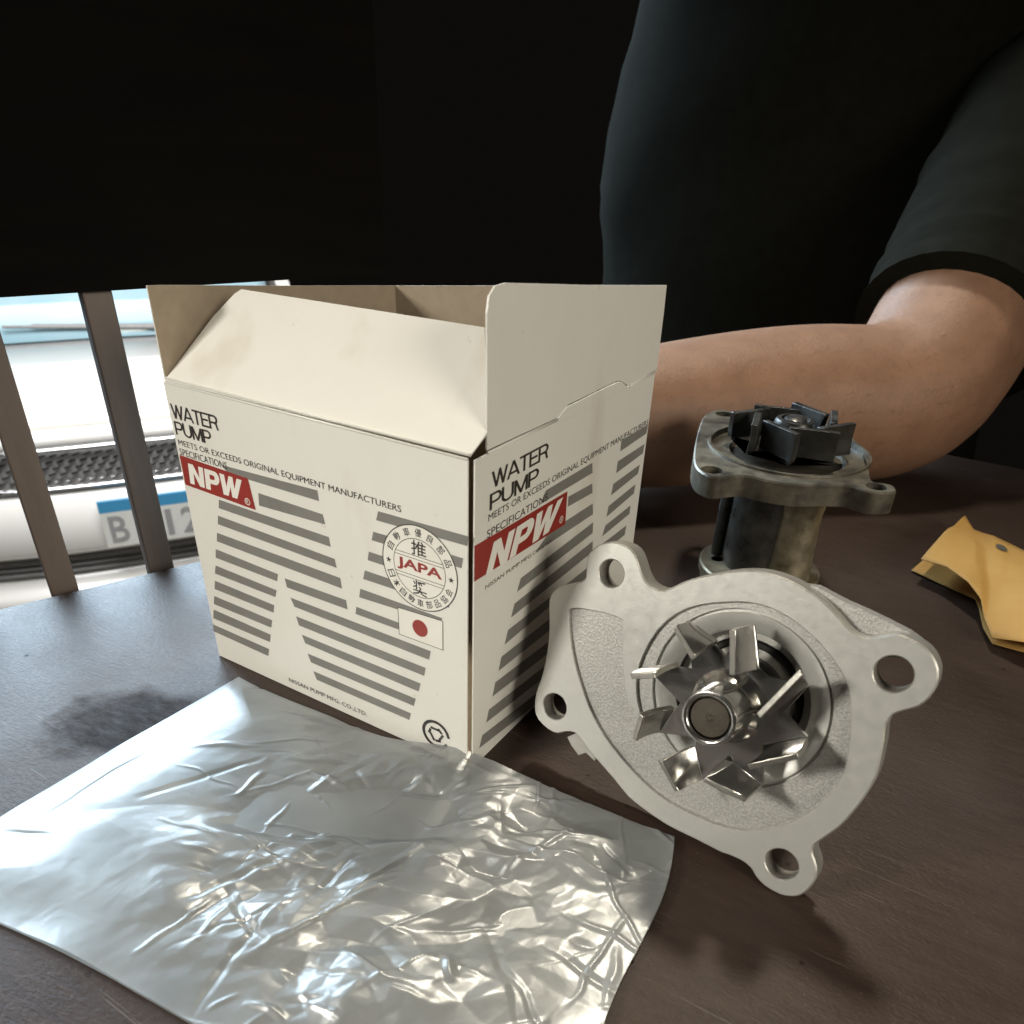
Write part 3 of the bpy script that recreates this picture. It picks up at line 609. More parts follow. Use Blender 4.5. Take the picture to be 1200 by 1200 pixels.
# crease roll where the flap folds
cr_ = []
for k in range(7):
    a = ph * k / 6
    cr_.append((0.45 * sin(a) * 1.6, 0.55 + 0.45 * (1 - cos(a)) - 0.1 * k / 6))
for z0 in (0.35, 1.5):
    g = tube([(-W * MM + 0.0012, -0.00005 + z0 * MM * 0.45, (H + z0) * MM - 0.0001), (-0.0016, -0.00005 + z0 * MM * 0.45, (H + z0) * MM - 0.0001)], [0.00042, 0.00042], 8)
    g.v = [tuple(binv @ Vector(v)) for v in g.v]; g.build('crease', M['card'], flap, smooth=True)

# side flap standing straight up, with the tongue cut along its fold
sf = [(6.8, H + 1.3), (46.7, H + 0.7), (49, H + 1.6), (53, H + 3.2), (88.1, H + 3.4), (92, H + 2.6), (98.4, H - 0.4), (124, H + 0.4), (123.4, 131.0), (122.6, 139.8), (60, 146.8), (14.0, 152.4), (9.0, 152.2), (6.4, 150.2), (5.6, 146.4)]
sflap = panel('side_flap', sf, lambda s, t: (0.25 + (t - H) * 0.004, s, t), (1, 0, 0))
# upper lip of the side panel: follows the tongue cut
lip = [(1.4, H - 1.16), (DP - 0.3, H - 1.16), (DP - 0.3, H - 0.3), (98.8, H - 1.1), (93, H + 1.9), (88.3, H + 2.5), (53.2, H + 2.3), (47, H - 0.3), (1.4, H - 0.1)]
panel('panel_lip', lip, lambda s, t: (0.0, s, t), (1, 0, 0))
for (s0, t0, s1, t1) in ((7, H + 0.5, 46, H + 0.1), (99.5, H - 0.7, 123, H + 0.05)):
    g = tube([(0.00035, s0 * MM, t0 * MM), (0.00035, s1 * MM, t1 * MM)], [0.0005, 0.0005], 8)
    g.v = [tuple(binv @ Vector(v)) for v in g.v]; g.build('crease', M['card'], sflap, smooth=True)
panel('side_flap', [(0.8, H + 0.3), (DP - 0.2, H + 0.3), (DP - 0.2, 126.0), (60, 133.0), (6, 139.2), (1.0, 139.6)], lambda s, t: (-W, s, t), (-1, 0, 0))
panel('back_flap', [(0.7, H + 0.3), (W - 1, H + 0.3), (W - 6, 139), (100, 136.8), (0.7, 126.0)], lambda s, t: (-W + s, DP + 0.1, t), (0, 1, 0))

FF = Face((-W * MM, 0, 0), (1, 0, 0), (0, -1, 0))
FR = Face((0, 0, 0), (0, 1, 0), (1, 0, 0))
def printed(face, name, m, parent, fn, lift):
    g = Geo(); fn(g, lift); g.v = [tuple(binv @ Vector(v)) for v in g.v]
    return flat(g, name, m, parent)
def stripes(face, key):
    def fn(g, lift):
        for q in D[key]: face.poly(g, q, lift)
    return fn
def words(face, items, bold=0.0, shear=0.0):
    def fn(g, lift):
        for body, b in items:
            vs, fs = text_mesh(body, bold, shear); face.put(g, fit(vs, b), fs, lift)
    return fn

printed(FF, 'printed_stripes', M['grey_ink'], front, stripes(FF, 'front_stripes'), 0.05)
printed(FR, 'printed_stripes', M['grey_ink'], rightp, stripes(FR, 'right_stripes'), 0.05)
ft, rt = D['front_text'], D['right_text']
LONG = 'MEETS OR EXCEEDS ORIGINAL EQUIPMENT MANUFACTURERS'
for face, t, par, lg, mfg in ((FF, ft, front, 'front_logo', 'NISSAN PUMP MFG. CO.,LTD.'), (FR, rt, rightp, 'right_logo', 'NISSAN PUMP MFG.CO.,LTD.')):
    a, b = t['WATER'], t['PUMP']
    if face is FF: a = [1.4, 24.4, 98.3, 103.3]; b = [1.6, 19.8, 92.6, 97.4]
    printed(face, 'title_lettering', M['black_ink'], par, stroke_word(face, 'WATER', a, 0.135), 0.09)
    printed(face, 'title_lettering', M['black_ink'], par, stroke_word(face, 'PUMP', b, 0.135), 0.09)
    c, e = list(t[LONG]), list(t['SPECIFICATIONS'])
    if face is FF: c = [1.8, 100.0, 88.5, 91.0]; e = [1.6, 25.4, 85.3, 87.8]
    else: c = [8.4, 122.4, 89.2, 91.8]; e = [7.8, 43.7, 84.4, 87.0]
    printed(face, 'small_lettering', M['black_ink'], par, words(face, [(LONG, c), ('SPECIFICATIONS', e)], 0.0), 0.09)
    L = [tuple(p) for p in D[lg]]
    if face is FF: L = [(1.0, L[0][1] if L[0][1] < 86 else 84.6), (34.8, 84.3), (36.3, 73.4), (1.0, 74.2)]
    else: L = [(1.2, 84.6), (57.4, 83.0), (57.6, 70.9), (1.2, 73.0)]
    printed(face, 'red_logo_block', M['red_ink'], par, lambda g, lift: face.poly(g, L, lift), 0.08)
    nb = [4.0, 31.6, 75.4, 83.0] if face is FF else [7.4, 54.5, 72.4, 81.9]
    printed(face, 'logo_lettering', M['white_ink'], par, block_word(face, nb, 0.10 if face is FF else 0.30), 0.12)
    rr = (32.8, 75.6) if face is FF else (54.3, 73.8)
    def reg(g, lift):
        face.poly(g, circ(rr, 1.3, 18), lift, [circ(rr, 1.0, 18)])
        vs, fs = text_mesh('R', 0.0); face.put(g, fit(vs, (rr[0] - 0.5, rr[0] + 0.5, rr[1] - 0.65, rr[1] + 0.65)), fs, lift)
    printed(face, 'registered_mark', M['white_ink'], par, reg, 0.12)
    q = [40.4, 79.4, 3.0, 5.2] if face is FF else [7.4, 48.4, 67.4, 69.0]
    printed(face, 'maker_lettering', M['black_ink'], par, words(face, [(mfg, q)], 0.0), 0.1)

# round emblem
EC = (106.0, 72.0)
printed(FF, 'emblem_field', M['white_ink'], front, lambda g, l: FF.poly(g, circ(EC, 14.3, 64), l), 0.08)
def emblem_lines(g, l):
    FF.poly(g, circ(EC, 14.35, 72), l, [circ(EC, 14.0, 72)])
    FF.poly(g, circ(EC, 9.95, 56), l, [circ(EC, 9.72, 56)])
    for t in (2.95, 4.05, -2.95, -4.05):
        hw = math.sqrt(9.75 ** 2 - t * t)
        FF.poly(g, R_(EC[0] - hw, EC[0] + hw, EC[1] + t - 0.1, EC[1] + t + 0.1), l)
    for s in (-1, 1):
        c = (EC[0] + s * 11.9, EC[1] - 0.2)
        FF.poly(g, [(c[0] + (1.15 if k % 2 == 0 else 0.45) * sin(pi * k / 5), c[1] + (1.15 if k % 2 == 0 else 0.45) * cos(pi * k / 5)) for k in range(10)], l)
printed(FF, 'emblem_lines', M['black_ink'], front, emblem_lines, 0.1)
def ring_chars(g, l):
    def put(chars, a0, a1, up):
        for i, ch in enumerate(chars):
            a = radians(a0 + (a1 - a0) * i / (len(chars) - 1))
            vs, fs = text_mesh(ch, 0.01)
            q = fit(vs, (-1.25, 1.25, -1.35, 1.35)); r = a - pi / 2 if up else a + pi / 2
            cx, cy = EC[0] + 11.95 * cos(a), EC[1] + 11.95 * sin(a)
            FF.put(g, [(cx + x * cos(r) - y * sin(r), cy + x * sin(r) + y * cos(r)) for x, y in q], fs, l)
    put('自動車優良部品', 155, 25, True)
    put('日本自動車部品協会', 203, 337, False)
    for ch, b in (('推', (103.2, 108.8, 76.3, 81.3)), ('奨', (103.2, 108.8, 62.7, 67.7))):
        vs, fs = text_mesh(ch, 0.012); FF.put(g, fit(vs, b), fs, l)
printed(FF, 'emblem_lettering', M['black_ink'], front, ring_chars, 0.1)
printed(FF, 'emblem_name', M['red_ink'], front, words(FF, [('JAPA', (97.4, 114.6, 69.8, 74.2))], 0.03), 0.11)
# little flag
fl = [(96.8, 55.4), (114.5, 56.4), (114.4, 45.6), (96.8, 45.3)]
printed(FF, 'flag_field', M['white_ink'], front, lambda g, l: FF.poly(g, fl, l), 0.105)
printed(FF, 'flag_border', M['black_ink'], front, lambda g, l: FF.poly(g, offset(fl, 0.12), l, [offset(fl, -0.1)]), 0.12)
printed(FF, 'flag_disc', M['red_ink'], front, lambda g, l: FF.poly(g, circ((105.5, 50.6), 3.05, 32), l), 0.13)
# recycling mark
RC = (110.8, 9.4)
def recycle(g, l):
    n = 40
    a0, a1 = radians(5), radians(330)
    arc = [a0 + (a1 - a0) * k / n for k in range(n + 1)]
    FF.poly(g, [(RC[0] + 5.9 * cos(a), RC[1] + 5.9 * sin(a)) for a in arc] + [(RC[0] + 4.7 * cos(a), RC[1] + 4.7 * sin(a)) for a in reversed(arc)], l)
    for k in range(3):
        b = radians(90 + 120 * k)
        for (p0, p1, wd) in (((-2.3, 2.2), (1.1, 2.2), 1.0), ((1.0, 2.9), (2.5, 1.2), 1.0)):
            d = Vector(p1) - Vector(p0); nn = Vector((-d.y, d.x)).normalized() * wd / 2
            q = [Vector(p0) + nn, Vector(p1) + nn, Vector(p1) - nn, Vector(p0) - nn]
            FF.poly(g, [(RC[0] + v.x * cos(b - pi / 2) - v.y * sin(b - pi / 2), RC[1] + v.x * sin(b - pi / 2) + v.y * cos(b - pi / 2)) for v in q], l)
printed(FF, 'recycling_mark', M['black_ink'], front, recycle, 0.1)

# ------------------------------------------------------------------ new water pump
pc, pu, pw, pn = (Vector(v) for v in D['plate_frame'])
pump = empty('water_pump', 'clean silver water pump with bright bladed impeller leaning beside the box', 'water pump', matrix=frame(pc, pu, pw, pn))
K = MM
OUT = [tuple(p) for p in D['plate_outline']]
REC = [tuple(p) for p in D['recess']]
HOLES = [tuple(h) for h in D['holes']]
TH = 6.5
hl = [circ(h[:2], h[2], 36) for h in HOLES]
hl_o = [circ(h[:2], h[2] + 0.3, 36) for h in HOLES]
rec_o = offset(REC, 0.0)
g = Geo()
g.fill(offset(OUT, -0.45), 0.0, hl_o + [rec_o])
housing = g.build('machined_face', M['alu'], pump, K)
g = Geo()
g.wall(offset(OUT, -0.45), 0.0, OUT, -0.45); g.wall(OUT, -0.45, OUT, -TH)
g.fill(OUT, -TH, hl)
for a, b in zip(hl_o, hl): g.wall(a, 0.0, b, -0.3); g.wall(b, -0.3, b, -TH)
g.build('flange_edge', M['alu_side'], pump, K, smooth=True, auto=35)
g = Geo()
g.wall(rec_o, 0.0, offset(REC, -0.25), -0.25); g.wall(offset(REC, -0.25), -0.25, offset(REC, -0.4), -1.2)
g.fill(offset(REC, -0.4), -1.2, [circ((0, 0), 26.7, 72)])
g.build('volute_floor', M['alu_cast'], pump, K)
g = Geo().lathe([(26.7, -1.2), (26.6, -2.3), (25.8, -2.3), (25.7, -1.25), (24.6, -1.35), (20.6, -3.0), (20.1, -3.5)], 80)
g.build('seat_ring', M['alu'], pump, K, smooth=True, auto=30)
g = Geo().lathe([(20.1, -3.5), (20.0, -6.5), (18.6, -6.8), (18.5, -12), (0.01, -12)], 64)
g.build('bore', M['rubber'], pump, K, smooth=True, auto=30)
g = Geo().lathe([(17.4, -11.9), (17.4, -6.2), (16.8, -5.6), (15.6, -5.6), (15.0, -6.2), (15.0, -10), (12.6, -10), (12.4, -4.4), (11.6, -4.0), (9.6, -4.0), (9.6, -11)], 56)
g.build('shaft_seal', M['seal'], pump, K, smooth=True, auto=40)
g = Geo().prism([tuple(p) for p in D['web']], -9.0, -4.6)
g.build('casting_web', M['alu_cast'], pump, K)
g = Geo().prism([tuple(p) for p in D['tab']], -6.3, -2.2)
g.build('casting_tab', M['alu_side'], pump, K)
# bearing body and pulley flange on the far side
g = Geo().lathe([(24, -TH + 0.2), (24, -9), (19, -12), (16.5, -16), (16, -36), (13, -38), (13, -42), (0.01, -42)], 48)
g.build('bearing_body', M['alu_cast'], pump, K, smooth=True, auto=35)
g = Geo().lathe([(0.01, -42.1), (20, -42.1), (21, -43), (21, -46), (20, -47), (0.01, -47)], 48)
g.build('pulley_flange', M['steel_edge'], pump, K, smooth=True, auto=35)

imp = empty('impeller'); imp.parent = pump
HB, HF_ = 6.0, 15.6
def ang(v): return math.atan2(v.y, v.x)
def star_outline(blades, r=14.3):
    out = []
    for q in sorted(blades, key=lambda q: ang(Vector(q[3]))):
        tip, root = Vector(q[2]), Vector(q[3])
        a = ang(tip) + radians(21)
        out += [tuple(root.normalized() * max(r, root.length)), tuple(tip), (r * cos(a), r * sin(a))]
    return out
poly = star_outline(D['blades'])
g = Geo(); g.fill(offset(poly, -0.15), HB); g.wall(offset(poly, -0.15), HB, poly, HB - 0.15); g.wall(poly, HB - 0.15, poly, HB - 1.3); g.fill(poly, HB - 1.3)
g.build('star_plate', M['steel'], imp, K)
def blade(f0, f1, b0, b1, t=1.8, parent=None, mats=None, HB=HB, HF_=HF_):
    P = [Vector((*b0, HB - 0.2)), Vector((*b1, HB - 0.2)), Vector((*f1, HF_)), Vector((*f0, HF_))]
    # grid with a slight curl, then thickness to the back
    n = (P[1] - P[0]).cross(P[3] - P[0]).normalized()
    mid = (P[0] + P[1] + P[2] + P[3]) / 4
    if n.z > 0: n = -n
    g = Geo(); R, Q = 6, 6; front_, back_ = [], []
    for i in range(R + 1):
        for j in range(Q + 1):
            s, v = i / R, j / Q
            p = P[0].lerp(P[1], s).lerp(P[3].lerp(P[2], s), v)
            p += n * (0.9 * sin(pi * v) * 0.6)
            front_.append(p); back_.append(p + n * t)
    N_ = Q + 1; k = len(front_)
    fs = [(i * N_ + j, i * N_ + j + 1, (i + 1) * N_ + j + 1, (i + 1) * N_ + j) for i in range(R) for j in range(Q)]
    fs += [tuple(x + k for x in reversed(f)) for f in fs]
    rim = [i * N_ for i in range(R + 1)] + [R * N_ + j for j in range(1, Q + 1)] + [i * N_ + Q for i in range(R - 1, -1, -1)] + [j for j in range(Q - 1, 0, -1)]
    nf = len(fs)
    fs += [(rim[i], rim[(i + 1) % len(rim)], rim[(i + 1) % len(rim)] + k, rim[i] + k) for i in range(len(rim))]
    vs = [tuple(p * K) for p in front_ + back_]
    o = mesh('blade', vs, fs, mats or [M['steel'], M['steel_edge']], parent or imp, smooth=True, idx=[0] * nf + [1] * len(rim), auto=35)
    md = o.modifiers.new('bevel', 'BEVEL'); md.width = 0.00025; md.segments = 2; md.limit_method = 'ANGLE'; md.angle_limit = radians(50)
    return o
for q in D['blades']: blade(*q)
g = Geo().lathe([(11.0, 5.9), (10.2, 6.35), (9.2, 7.4), (8.6, 8.6), (8.15, 9.2), (7.85, 10), (7.85, 19.6), (7.5, 20.5), (6.9, 20.7), (6.3, 20.5), (6.0, 20.0), (6.0, 19.3)], 64)
g.build('hub', M['steel'], imp, K, smooth=True, auto=50)
g = Geo().lathe([(6.0, 18.4), (5.75, 18.5), (5.6, 19.2), (5.3, 19.5), (1.2, 19.6), (1.05, 19.45), (0.85, 19.45), (0.6, 19.7), (0.01, 19.7)], 48)
g.build('shaft_end', M['cap'], imp, K, smooth=True, auto=40)

# ------------------------------------------------------------------ old pump behind it
oc = Vector(D['old_c'])
old = empty('water_pump', 'dirty blackened water pump standing upright on its pulley flange before the arm', 'water pump', matrix=Matrix.Translation((oc.x, oc.y, 0)))
OZ = oc.z * 1000
OO = [tuple(p) for p in D['old_outline']]
def crom(p, m=3):
    o = []; n = len(p)
    for i in range(n):
        a, b, c, d = (Vector(p[(i + k - 1) % n]) for k in range(4))
        for k in range(m):
            t = k / m; o.append(tuple(0.5 * ((2 * b) + (c - a) * t + (2 * a - 5 * b + 4 * c - d) * t * t + (3 * b - a - 3 * c + d) * t ** 3)))
    return o
OO = crom(OO, 3)
oh = [circ((-19, -49), 4.6, 24), circ((-42, 32), 4.4, 24), circ((43, -26), 4.2, 24)]
g = Geo(); g.fill(offset(OO, -0.6), OZ, oh + [circ((0, -2), 36.0, 56)]); g.wall(offset(OO, -0.6), OZ, OO, OZ - 0.7); g.wall(OO, OZ - 0.7, OO, OZ - 9.5)
g.fill(OO, OZ - 9.5, oh)
for h_ in oh: g.wall(h_, OZ, h_, OZ - 9.5)
g.build('flange', M['old_alu'], old, K, smooth=True, auto=40)
g = Geo().lathe([(36.0, OZ), (35.8, OZ + 0.9), (34.6, OZ + 0.9), (34.2, OZ - 1.6), (26, OZ - 2.0), (24.5, OZ - 4.0), (0.01, OZ - 4.0)], 64, (0, -2))
g.build('volute_floor', M['old_alu'], old, K, smooth=True, auto=35)
# body: dark bearing barrel, lighter boss, thin rib
g = Geo().lathe([(15.5, OZ - 9.4), (14.5, OZ - 14), (14.5, 14), (13.0, 9), (13, 4.4)], 40, (-4, -6)); g.build('bearing_barrel', M['old_iron'], old, K, smooth=True, auto=40)
g = Geo().lathe([(14, OZ - 9.4), (11.5, OZ - 18), (10.5, OZ - 26), (11.5, 16), (12.5, 8), (12.5, 4.4)], 36, (12, -6)); g.build('casting_boss', M['old_tan'], old, K, smooth=True, auto=40)
g = Geo().lathe([(3.2, OZ - 9.4), (3.0, 4.4)], 16, (-22.5, -4)); g.build('rib', M['old_iron'], old, K, smooth=True)
g = Geo(); cc_ = [(x, y) for x, y in circ((-1, -3), 29, 56)]
g.fill(offset(cc_, -0.8), 9.5, [circ((-20, -10), 3.0, 16), circ((16, 12), 3.0, 16), circ((16, -18), 3.0, 16), circ((-18, 14), 3.0, 16)]); g.wall(offset(cc_, -0.8), 9.5, cc_, 8.7); g.wall(cc_, 8.7, cc_, 5.0); g.wall(cc_, 5.0, offset(cc_, -1.5), 4.6); g.wall(offset(cc_, -1.5), 4.6, offset(cc_, -1.5), 0.0); g.fill(offset(cc_, -1.5), 0.0)
g.build('pulley_flange', M['old_tan'], old, K, smooth=True, auto=40)
oi = empty('impeller'); oi.parent = old
ra = radians(-62); rc_, rs_ = cos(ra), sin(ra)
rot = lambda p: (p[0] * rc_ - p[1] * rs_, p[0] * rs_ + p[1] * rc_)
# the old blades stand square to the disc and are chipped: same stamping, worn
oblades = []
for k in range(8):
    a = 2 * pi * k / 8 + 0.25
    outer, inner = Vector((27.0 * cos(a), 27.0 * sin(a))), Vector((19.5 * cos(a - 0.92), 19.5 * sin(a - 0.92)))
    oblades.append([tuple(outer * random.uniform(0.93, 1.0)), tuple(inner * random.uniform(0.9, 1.0)), tuple(outer * 0.97), tuple(inner * 0.88)])
op = star_outline(oblades, 15.0)
g = Geo(); g.fill(op, OZ + 2.0); g.wall(op, OZ + 2.0, op, OZ + 0.6); g.fill(op, OZ + 0.6)
g.build('star_plate', M['old_iron'], oi, K)
for q in oblades:
    blade(*q, t=3.0, parent=oi, mats=[M['old_iron'], M['old_iron']], HB=OZ + 1.6, HF_=OZ + random.uniform(11.5, 15.0))
g = Geo().lathe([(11, OZ + 2), (9.5, OZ + 4), (9, OZ + 12), (8.2, OZ + 13.2), (6.4, OZ + 13.4), (6.2, OZ + 12.2), (0.01, OZ + 12.4)], 32); g.build('hub', M['old_iron'], oi, K, smooth=True, auto=45)
g = Geo().lathe([(5.2, OZ + 12.3), (5.0, OZ + 13.4), (3.6, OZ + 14.2), (0.01, OZ + 14.4)], 20); g.build('shaft_end', M['old_iron'], oi, K, smooth=True, auto=45)

# ------------------------------------------------------------------ plastic bag
def tri(x): return abs((x % 2.0) - 1.0)
def bag_point(a, b):
    A, B, C_, D_ = Vector((-0.1045, -0.0075)), Vector((0.0712, 0.0095)), Vector((0.092, -0.112)), Vector((-0.1085, -0.129))
    top = A.lerp(B, a); bot = D_.lerp(C_, a)
    top.y += -0.0035 * sin(pi * min(1, a * 1.6)) if a < 0.62 else 0.0
    bot.y += 0.006 * sin(pi * a)
    p = top.lerp(bot, b)
    p += 0.0014 * Vector((noise.noise(Vector((b * 4, a * 2, 0.5))), noise.noise(Vector((a * 4.5, b * 2, 7.5)))))
    p.x += 0.003 * sin(5.0 * b + 1.0) * (1 - abs(2 * a - 1)) + 0.0025 * sin(9 * b) * max(0.0, (a - 0.85) / 0.15)
    return p
rnd = random.Random(11)
def facets(x, y, cell, ang, seed):
    """crumple of flat triangular facets: random heights joined by straight folds"""
    c, s = cos(ang), sin(ang)
    X = (x * c + y * s) / cell * 0.55; Y = (-x * s + y * c) / cell          # longer along the fold direction
    u, v = X - Y * 0.57735, Y * 1.1547
    iu, iv = np.floor(u), np.floor(v); fu, fv = u - iu, v - iv
    def h(a, b):
        k = np.sin(a * 127.1 + b * 311.7 + seed * 74.7) * 43758.5453
        return k - np.floor(k)
    low = fu + fv < 1
    h0 = np.where(low, h(iu, iv), h(iu + 1, iv + 1)); w0 = np.where(low, 1 - fu - fv, fu + fv - 1)
    w1 = np.where(low, fu, 1 - fv); w2 = np.where(low, fv, 1 - fu)
    return h0 * w0 + h(iu + 1, iv) * w1 + h(iu, iv + 1) * w2 - 0.5
def smooth_noise(x, y, f, seed):
    return np.array([noise.noise(Vector((a * f, b * f, seed))) for a, b in zip(x, y)])
def bag_heights(x, y, a, b):
    wx = x + 0.0045 * smooth_noise(x, y, 38, 1.5); wy = y + 0.0045 * smooth_noise(x, y, 38, 8.5)
    big = smooth_noise(x, y, 19, 3.0)
    amp = 0.10 + 0.90 * np.clip((x + 0.072 + 0.55 * (y + 0.06)) / 0.05, 0, 1)
    amp = amp * np.clip(0.85 + 0.9 * smooth_noise(x, y, 22, 6.0), 0.35, 1.4)
    h = 0.0036 + 0.0030 * big
    h = h + 0.0062 * (0.45 + 0.55 * amp) * facets(wx, wy, 0.026, radians(33), 1)
    h = h + amp * (0.0052 * facets(wx, wy, 0.0135, radians(41), 2) + 0.0026 * facets(wx, wy, 0.0068, radians(22), 3) + 0.0011 * facets(wx, wy, 0.0034, radians(55), 4))
    up = np.clip(1 - np.abs(x + 0.004) / 0.045, 0, 1) * np.clip(1 - b / 0.22, 0, 1)
    h = h + 0.0052 * up
    e = np.minimum(np.minimum(a, 1 - a), np.minimum(b, 1 - b))
    f = np.clip(e / 0.17, 0, 1); f = f * f * (3 - 2 * f)
    curl = 0.0012 * np.clip(smooth_noise(x, y, 33, 9.0) + 0.15, 0, 1) * (1 - f)
    return np.maximum(0.0009, 0.0010 + (h - 0.0010) * (0.22 + 0.78 * f) + curl + 0.004 * up)
NA, NB = 440, 300
ab = [(i / NA, j / NB) for j in range(NB + 1) for i in range(NA + 1)]
flatp = [bag_point(a, b) for a, b in ab]
ga = np.array([q[0] for q in ab]); gb = np.array([q[1] for q in ab])
hx = np.array([p.x for p in flatp]); hy = np.array([p.y for p in flatp])
hz = bag_heights(hx, hy, ga, gb)
wob = np.array([noise.noise_vector(Vector((x * 110, y * 110, 5)))[:2] for x, y in zip(hx, hy)]) * 0.0016
wx, wy = hx + wob[:, 0], hy + wob[:, 1]
for _ in range(170):
    cx, cy = rnd.uniform(-0.10, 0.088), rnd.uniform(-0.12, 0.008)
    lively = min(1.0, max(0.0, (cx + 0.075 + 0.55 * (cy + 0.06)) / 0.05))
    if rnd.random() > 0.12 + 0.88 * lively: continue
    an = rnd.gauss(0.6, 0.55) if cx < 0.02 else rnd.uniform(0, pi)
    dx, dy = cos(an), sin(an); ln = rnd.uniform(0.004, 0.024); wd = rnd.uniform(0.0006, 0.0019); ht = wd * rnd.uniform(0.25, 0.65) * rnd.choice((1, 1, -0.8))
    al = (wx - cx) * dx + (wy - cy) * dy; ac = np.abs((wx - cx) * dy - (wy - cy) * dx)
    k = np.clip(1 - ac / wd, 0, 1) * np.clip(1 - (al / ln) ** 2, 0, 1)
    hz += ht * k
vs = list(zip(hx.tolist(), hy.tolist(), np.maximum(hz, 0.0011).tolist()))
fs = [(j * (NA + 1) + i, j * (NA + 1) + i + 1, (j + 1) * (NA + 1) + i + 1, (j + 1) * (NA + 1) + i) for j in range(NB) for i in range(NA)]
bag = empty('plastic_bag', 'crumpled translucent plastic bag lying flat on the table before the box', 'bag'); bag.location = (0, -0.06, 0)
o = mesh('upper_film', [(x, y + 0.06, z) for x, y, z in vs], fs, M['bag'], bag, smooth=True)
vs2 = []
for j in range(25):
    for i in range(37):
        p = bag_point(i / 36, j / 24); vs2.append((p.x, p.y + 0.06, 0.0006 + 0.0003 * noise.noise(Vector((p.x * 60, p.y * 60, 2)))))
fs2 = [(j * 37 + i, j * 37 + i + 1, (j + 1) * 37 + i + 1, (j + 1) * 37 + i) for j in range(24) for i in range(36)]
mesh('lower_film', vs2, fs2, M['bag'], bag, smooth=True)

# ------------------------------------------------------------------ kraft envelope
env = empty('paper_envelope', 'torn crumpled yellow kraft paper envelope lying open on the table', 'envelope')
env.location = (0.16, 0.27, 0); bpy.context.view_layer.update(); einv = env.matrix_world.inverted()
def sheet_between(name, near, far, wob, parent, nv=14):
    nears, fars = [Vector(v) for v in near], [Vector(v) for v in far]
    def samp(l, t):
        x = t * (len(l) - 1); i = min(int(x), len(l) - 2); return l[i].lerp(l[i + 1], x - i)
    nu = 42; vs = []
    for i in range(nu + 1):
        for j in range(nv + 1):
            p = samp(nears, i / nu).lerp(samp(fars, i / nu), j / nv)
            e = sin(pi * j / nv)
            p.z += wob * e * (0.5 + tri(i / nu * 5.0 + j / nv * 0.8) * 0.9 + noise.noise(p * 45))
            p.z = max(p.z, 0.0009)
            vs.append(tuple(einv @ p))
    fs = [(i * (nv + 1) + j, i * (nv + 1) + j + 1, (i + 1) * (nv + 1) + j + 1, (i + 1) * (nv + 1) + j) for i in range(nu) for j in range(nv)]
    o = mesh(name, vs, fs, M['kraft'], parent, smooth=True)
    md = o.modifiers.new('paper', 'SOLIDIFY'); md.thickness = 0.0003
    return o
kf2 = [(x, y, 0.0012) for x, y, z in D['kraft_far']]
sheet_between('upper_sheet', D['kraft_near'], D['kraft_far'], 0.0022, env)
sheet_between('lower_sheet', D['kraft_bot'], kf2, 0.0002, env)
kh = Vector(D['kraft_hole'])
up_me = [o for o in env.children if o.name.startswith('upper_sheet')][0].data
bv = BVHTree.FromPolygons([v.co.copy() for v in up_me.vertices], [tuple(p.vertices) for p in up_me.polygons])
kc = einv @ kh
g = Geo(); pv = []
for r_, n_ in ((0.0, 1), (0.0016, 20), (0.0030, 20)):
    for k in range(n_):
        a = 2 * pi * k / n_; x, y = kc.x + r_ * cos(a), kc.y + r_ * 1.5 * sin(a)
        hit = bv.ray_cast(Vector((x, y, 0.2)), Vector((0, 0, -1)))[0]
        pv.append((x, y, (hit.z if hit else kc.z) + 0.00045))
g.add(pv, [(0, 1 + k, 1 + (k + 1) % 20) for k in range(20)] + [(1 + k, 21 + k, 21 + (k + 1) % 20, 1 + (k + 1) % 20) for k in range(20)])
g.build('dark_dot', M['hole'], env)  # small dark grey disc draped over the upper sheet

# ------------------------------------------------------------------ person at the far side of the table
person = empty('person', 'person in dark T-shirt resting a bare forearm on the table', 'person')
person.location = (0.0, 0.62, -0.5); bpy.context.view_layer.update(); pinv = person.matrix_world.inverted()
arm = D['arm']
vs, es, rad = [], [], []
def chain(pts, root=None):
    k0 = root
    for p in pts:
        vs.append(tuple(pinv @ Vector(p[:3]))); rad.append(p[3]); i = len(vs) - 1
        if k0 is not None: es.append((k0, i))
        k0 = i
    return k0
# shoulder -> elbow -> wrist
seq = list(reversed(arm))
chain([(0.10, 0.80, 0.25, 0.085)]); last = chain(seq, 0)
wr = Vector(arm[0][:3]); dr = (Vector(arm[0][:3]) - Vector(arm[2][:3])).normalized(); sd = dr.cross(Vector((0, 0, 1))).normalized()
palm = chain([(*(wr + dr * 0.022), 0.023), (*(wr + dr * 0.050 + Vector((0, 0, -0.004))), 0.024)], last)
for k, (o_, l_) in enumerate(((-0.028, 0.060), (-0.009, 0.072), (0.010, 0.068), (0.028, 0.052))):
    base = wr + dr * 0.066 + sd * o_
    chain([(*(base), 0.0095), (*(base + dr * l_ * 0.45 + Vector((0, 0, 0.004))), 0.0090), (*(base + dr * l_ * 0.75 + Vector((0, 0, -0.006))), 0.0082), (*(base + dr * l_ * 0.92 + Vector((0, 0, -0.017))), 0.0075)], palm)
tb = wr + dr * 0.022 + sd * -0.030
chain([(*(tb), 0.012), (*(tb + dr * 0.026 - sd * 0.016), 0.0105), (*(tb + dr * 0.048 - sd * 0.020 + Vector((0, 0, -0.006))), 0.009)], palm - 1)
me = bpy.data.meshes.new('body'); me.from_pydata(vs, es, [])
tmp = bpy.data.objects.new('body_tmp', me); col.objects.link(tmp)
tmp.modifiers.new('skin', 'SKIN')
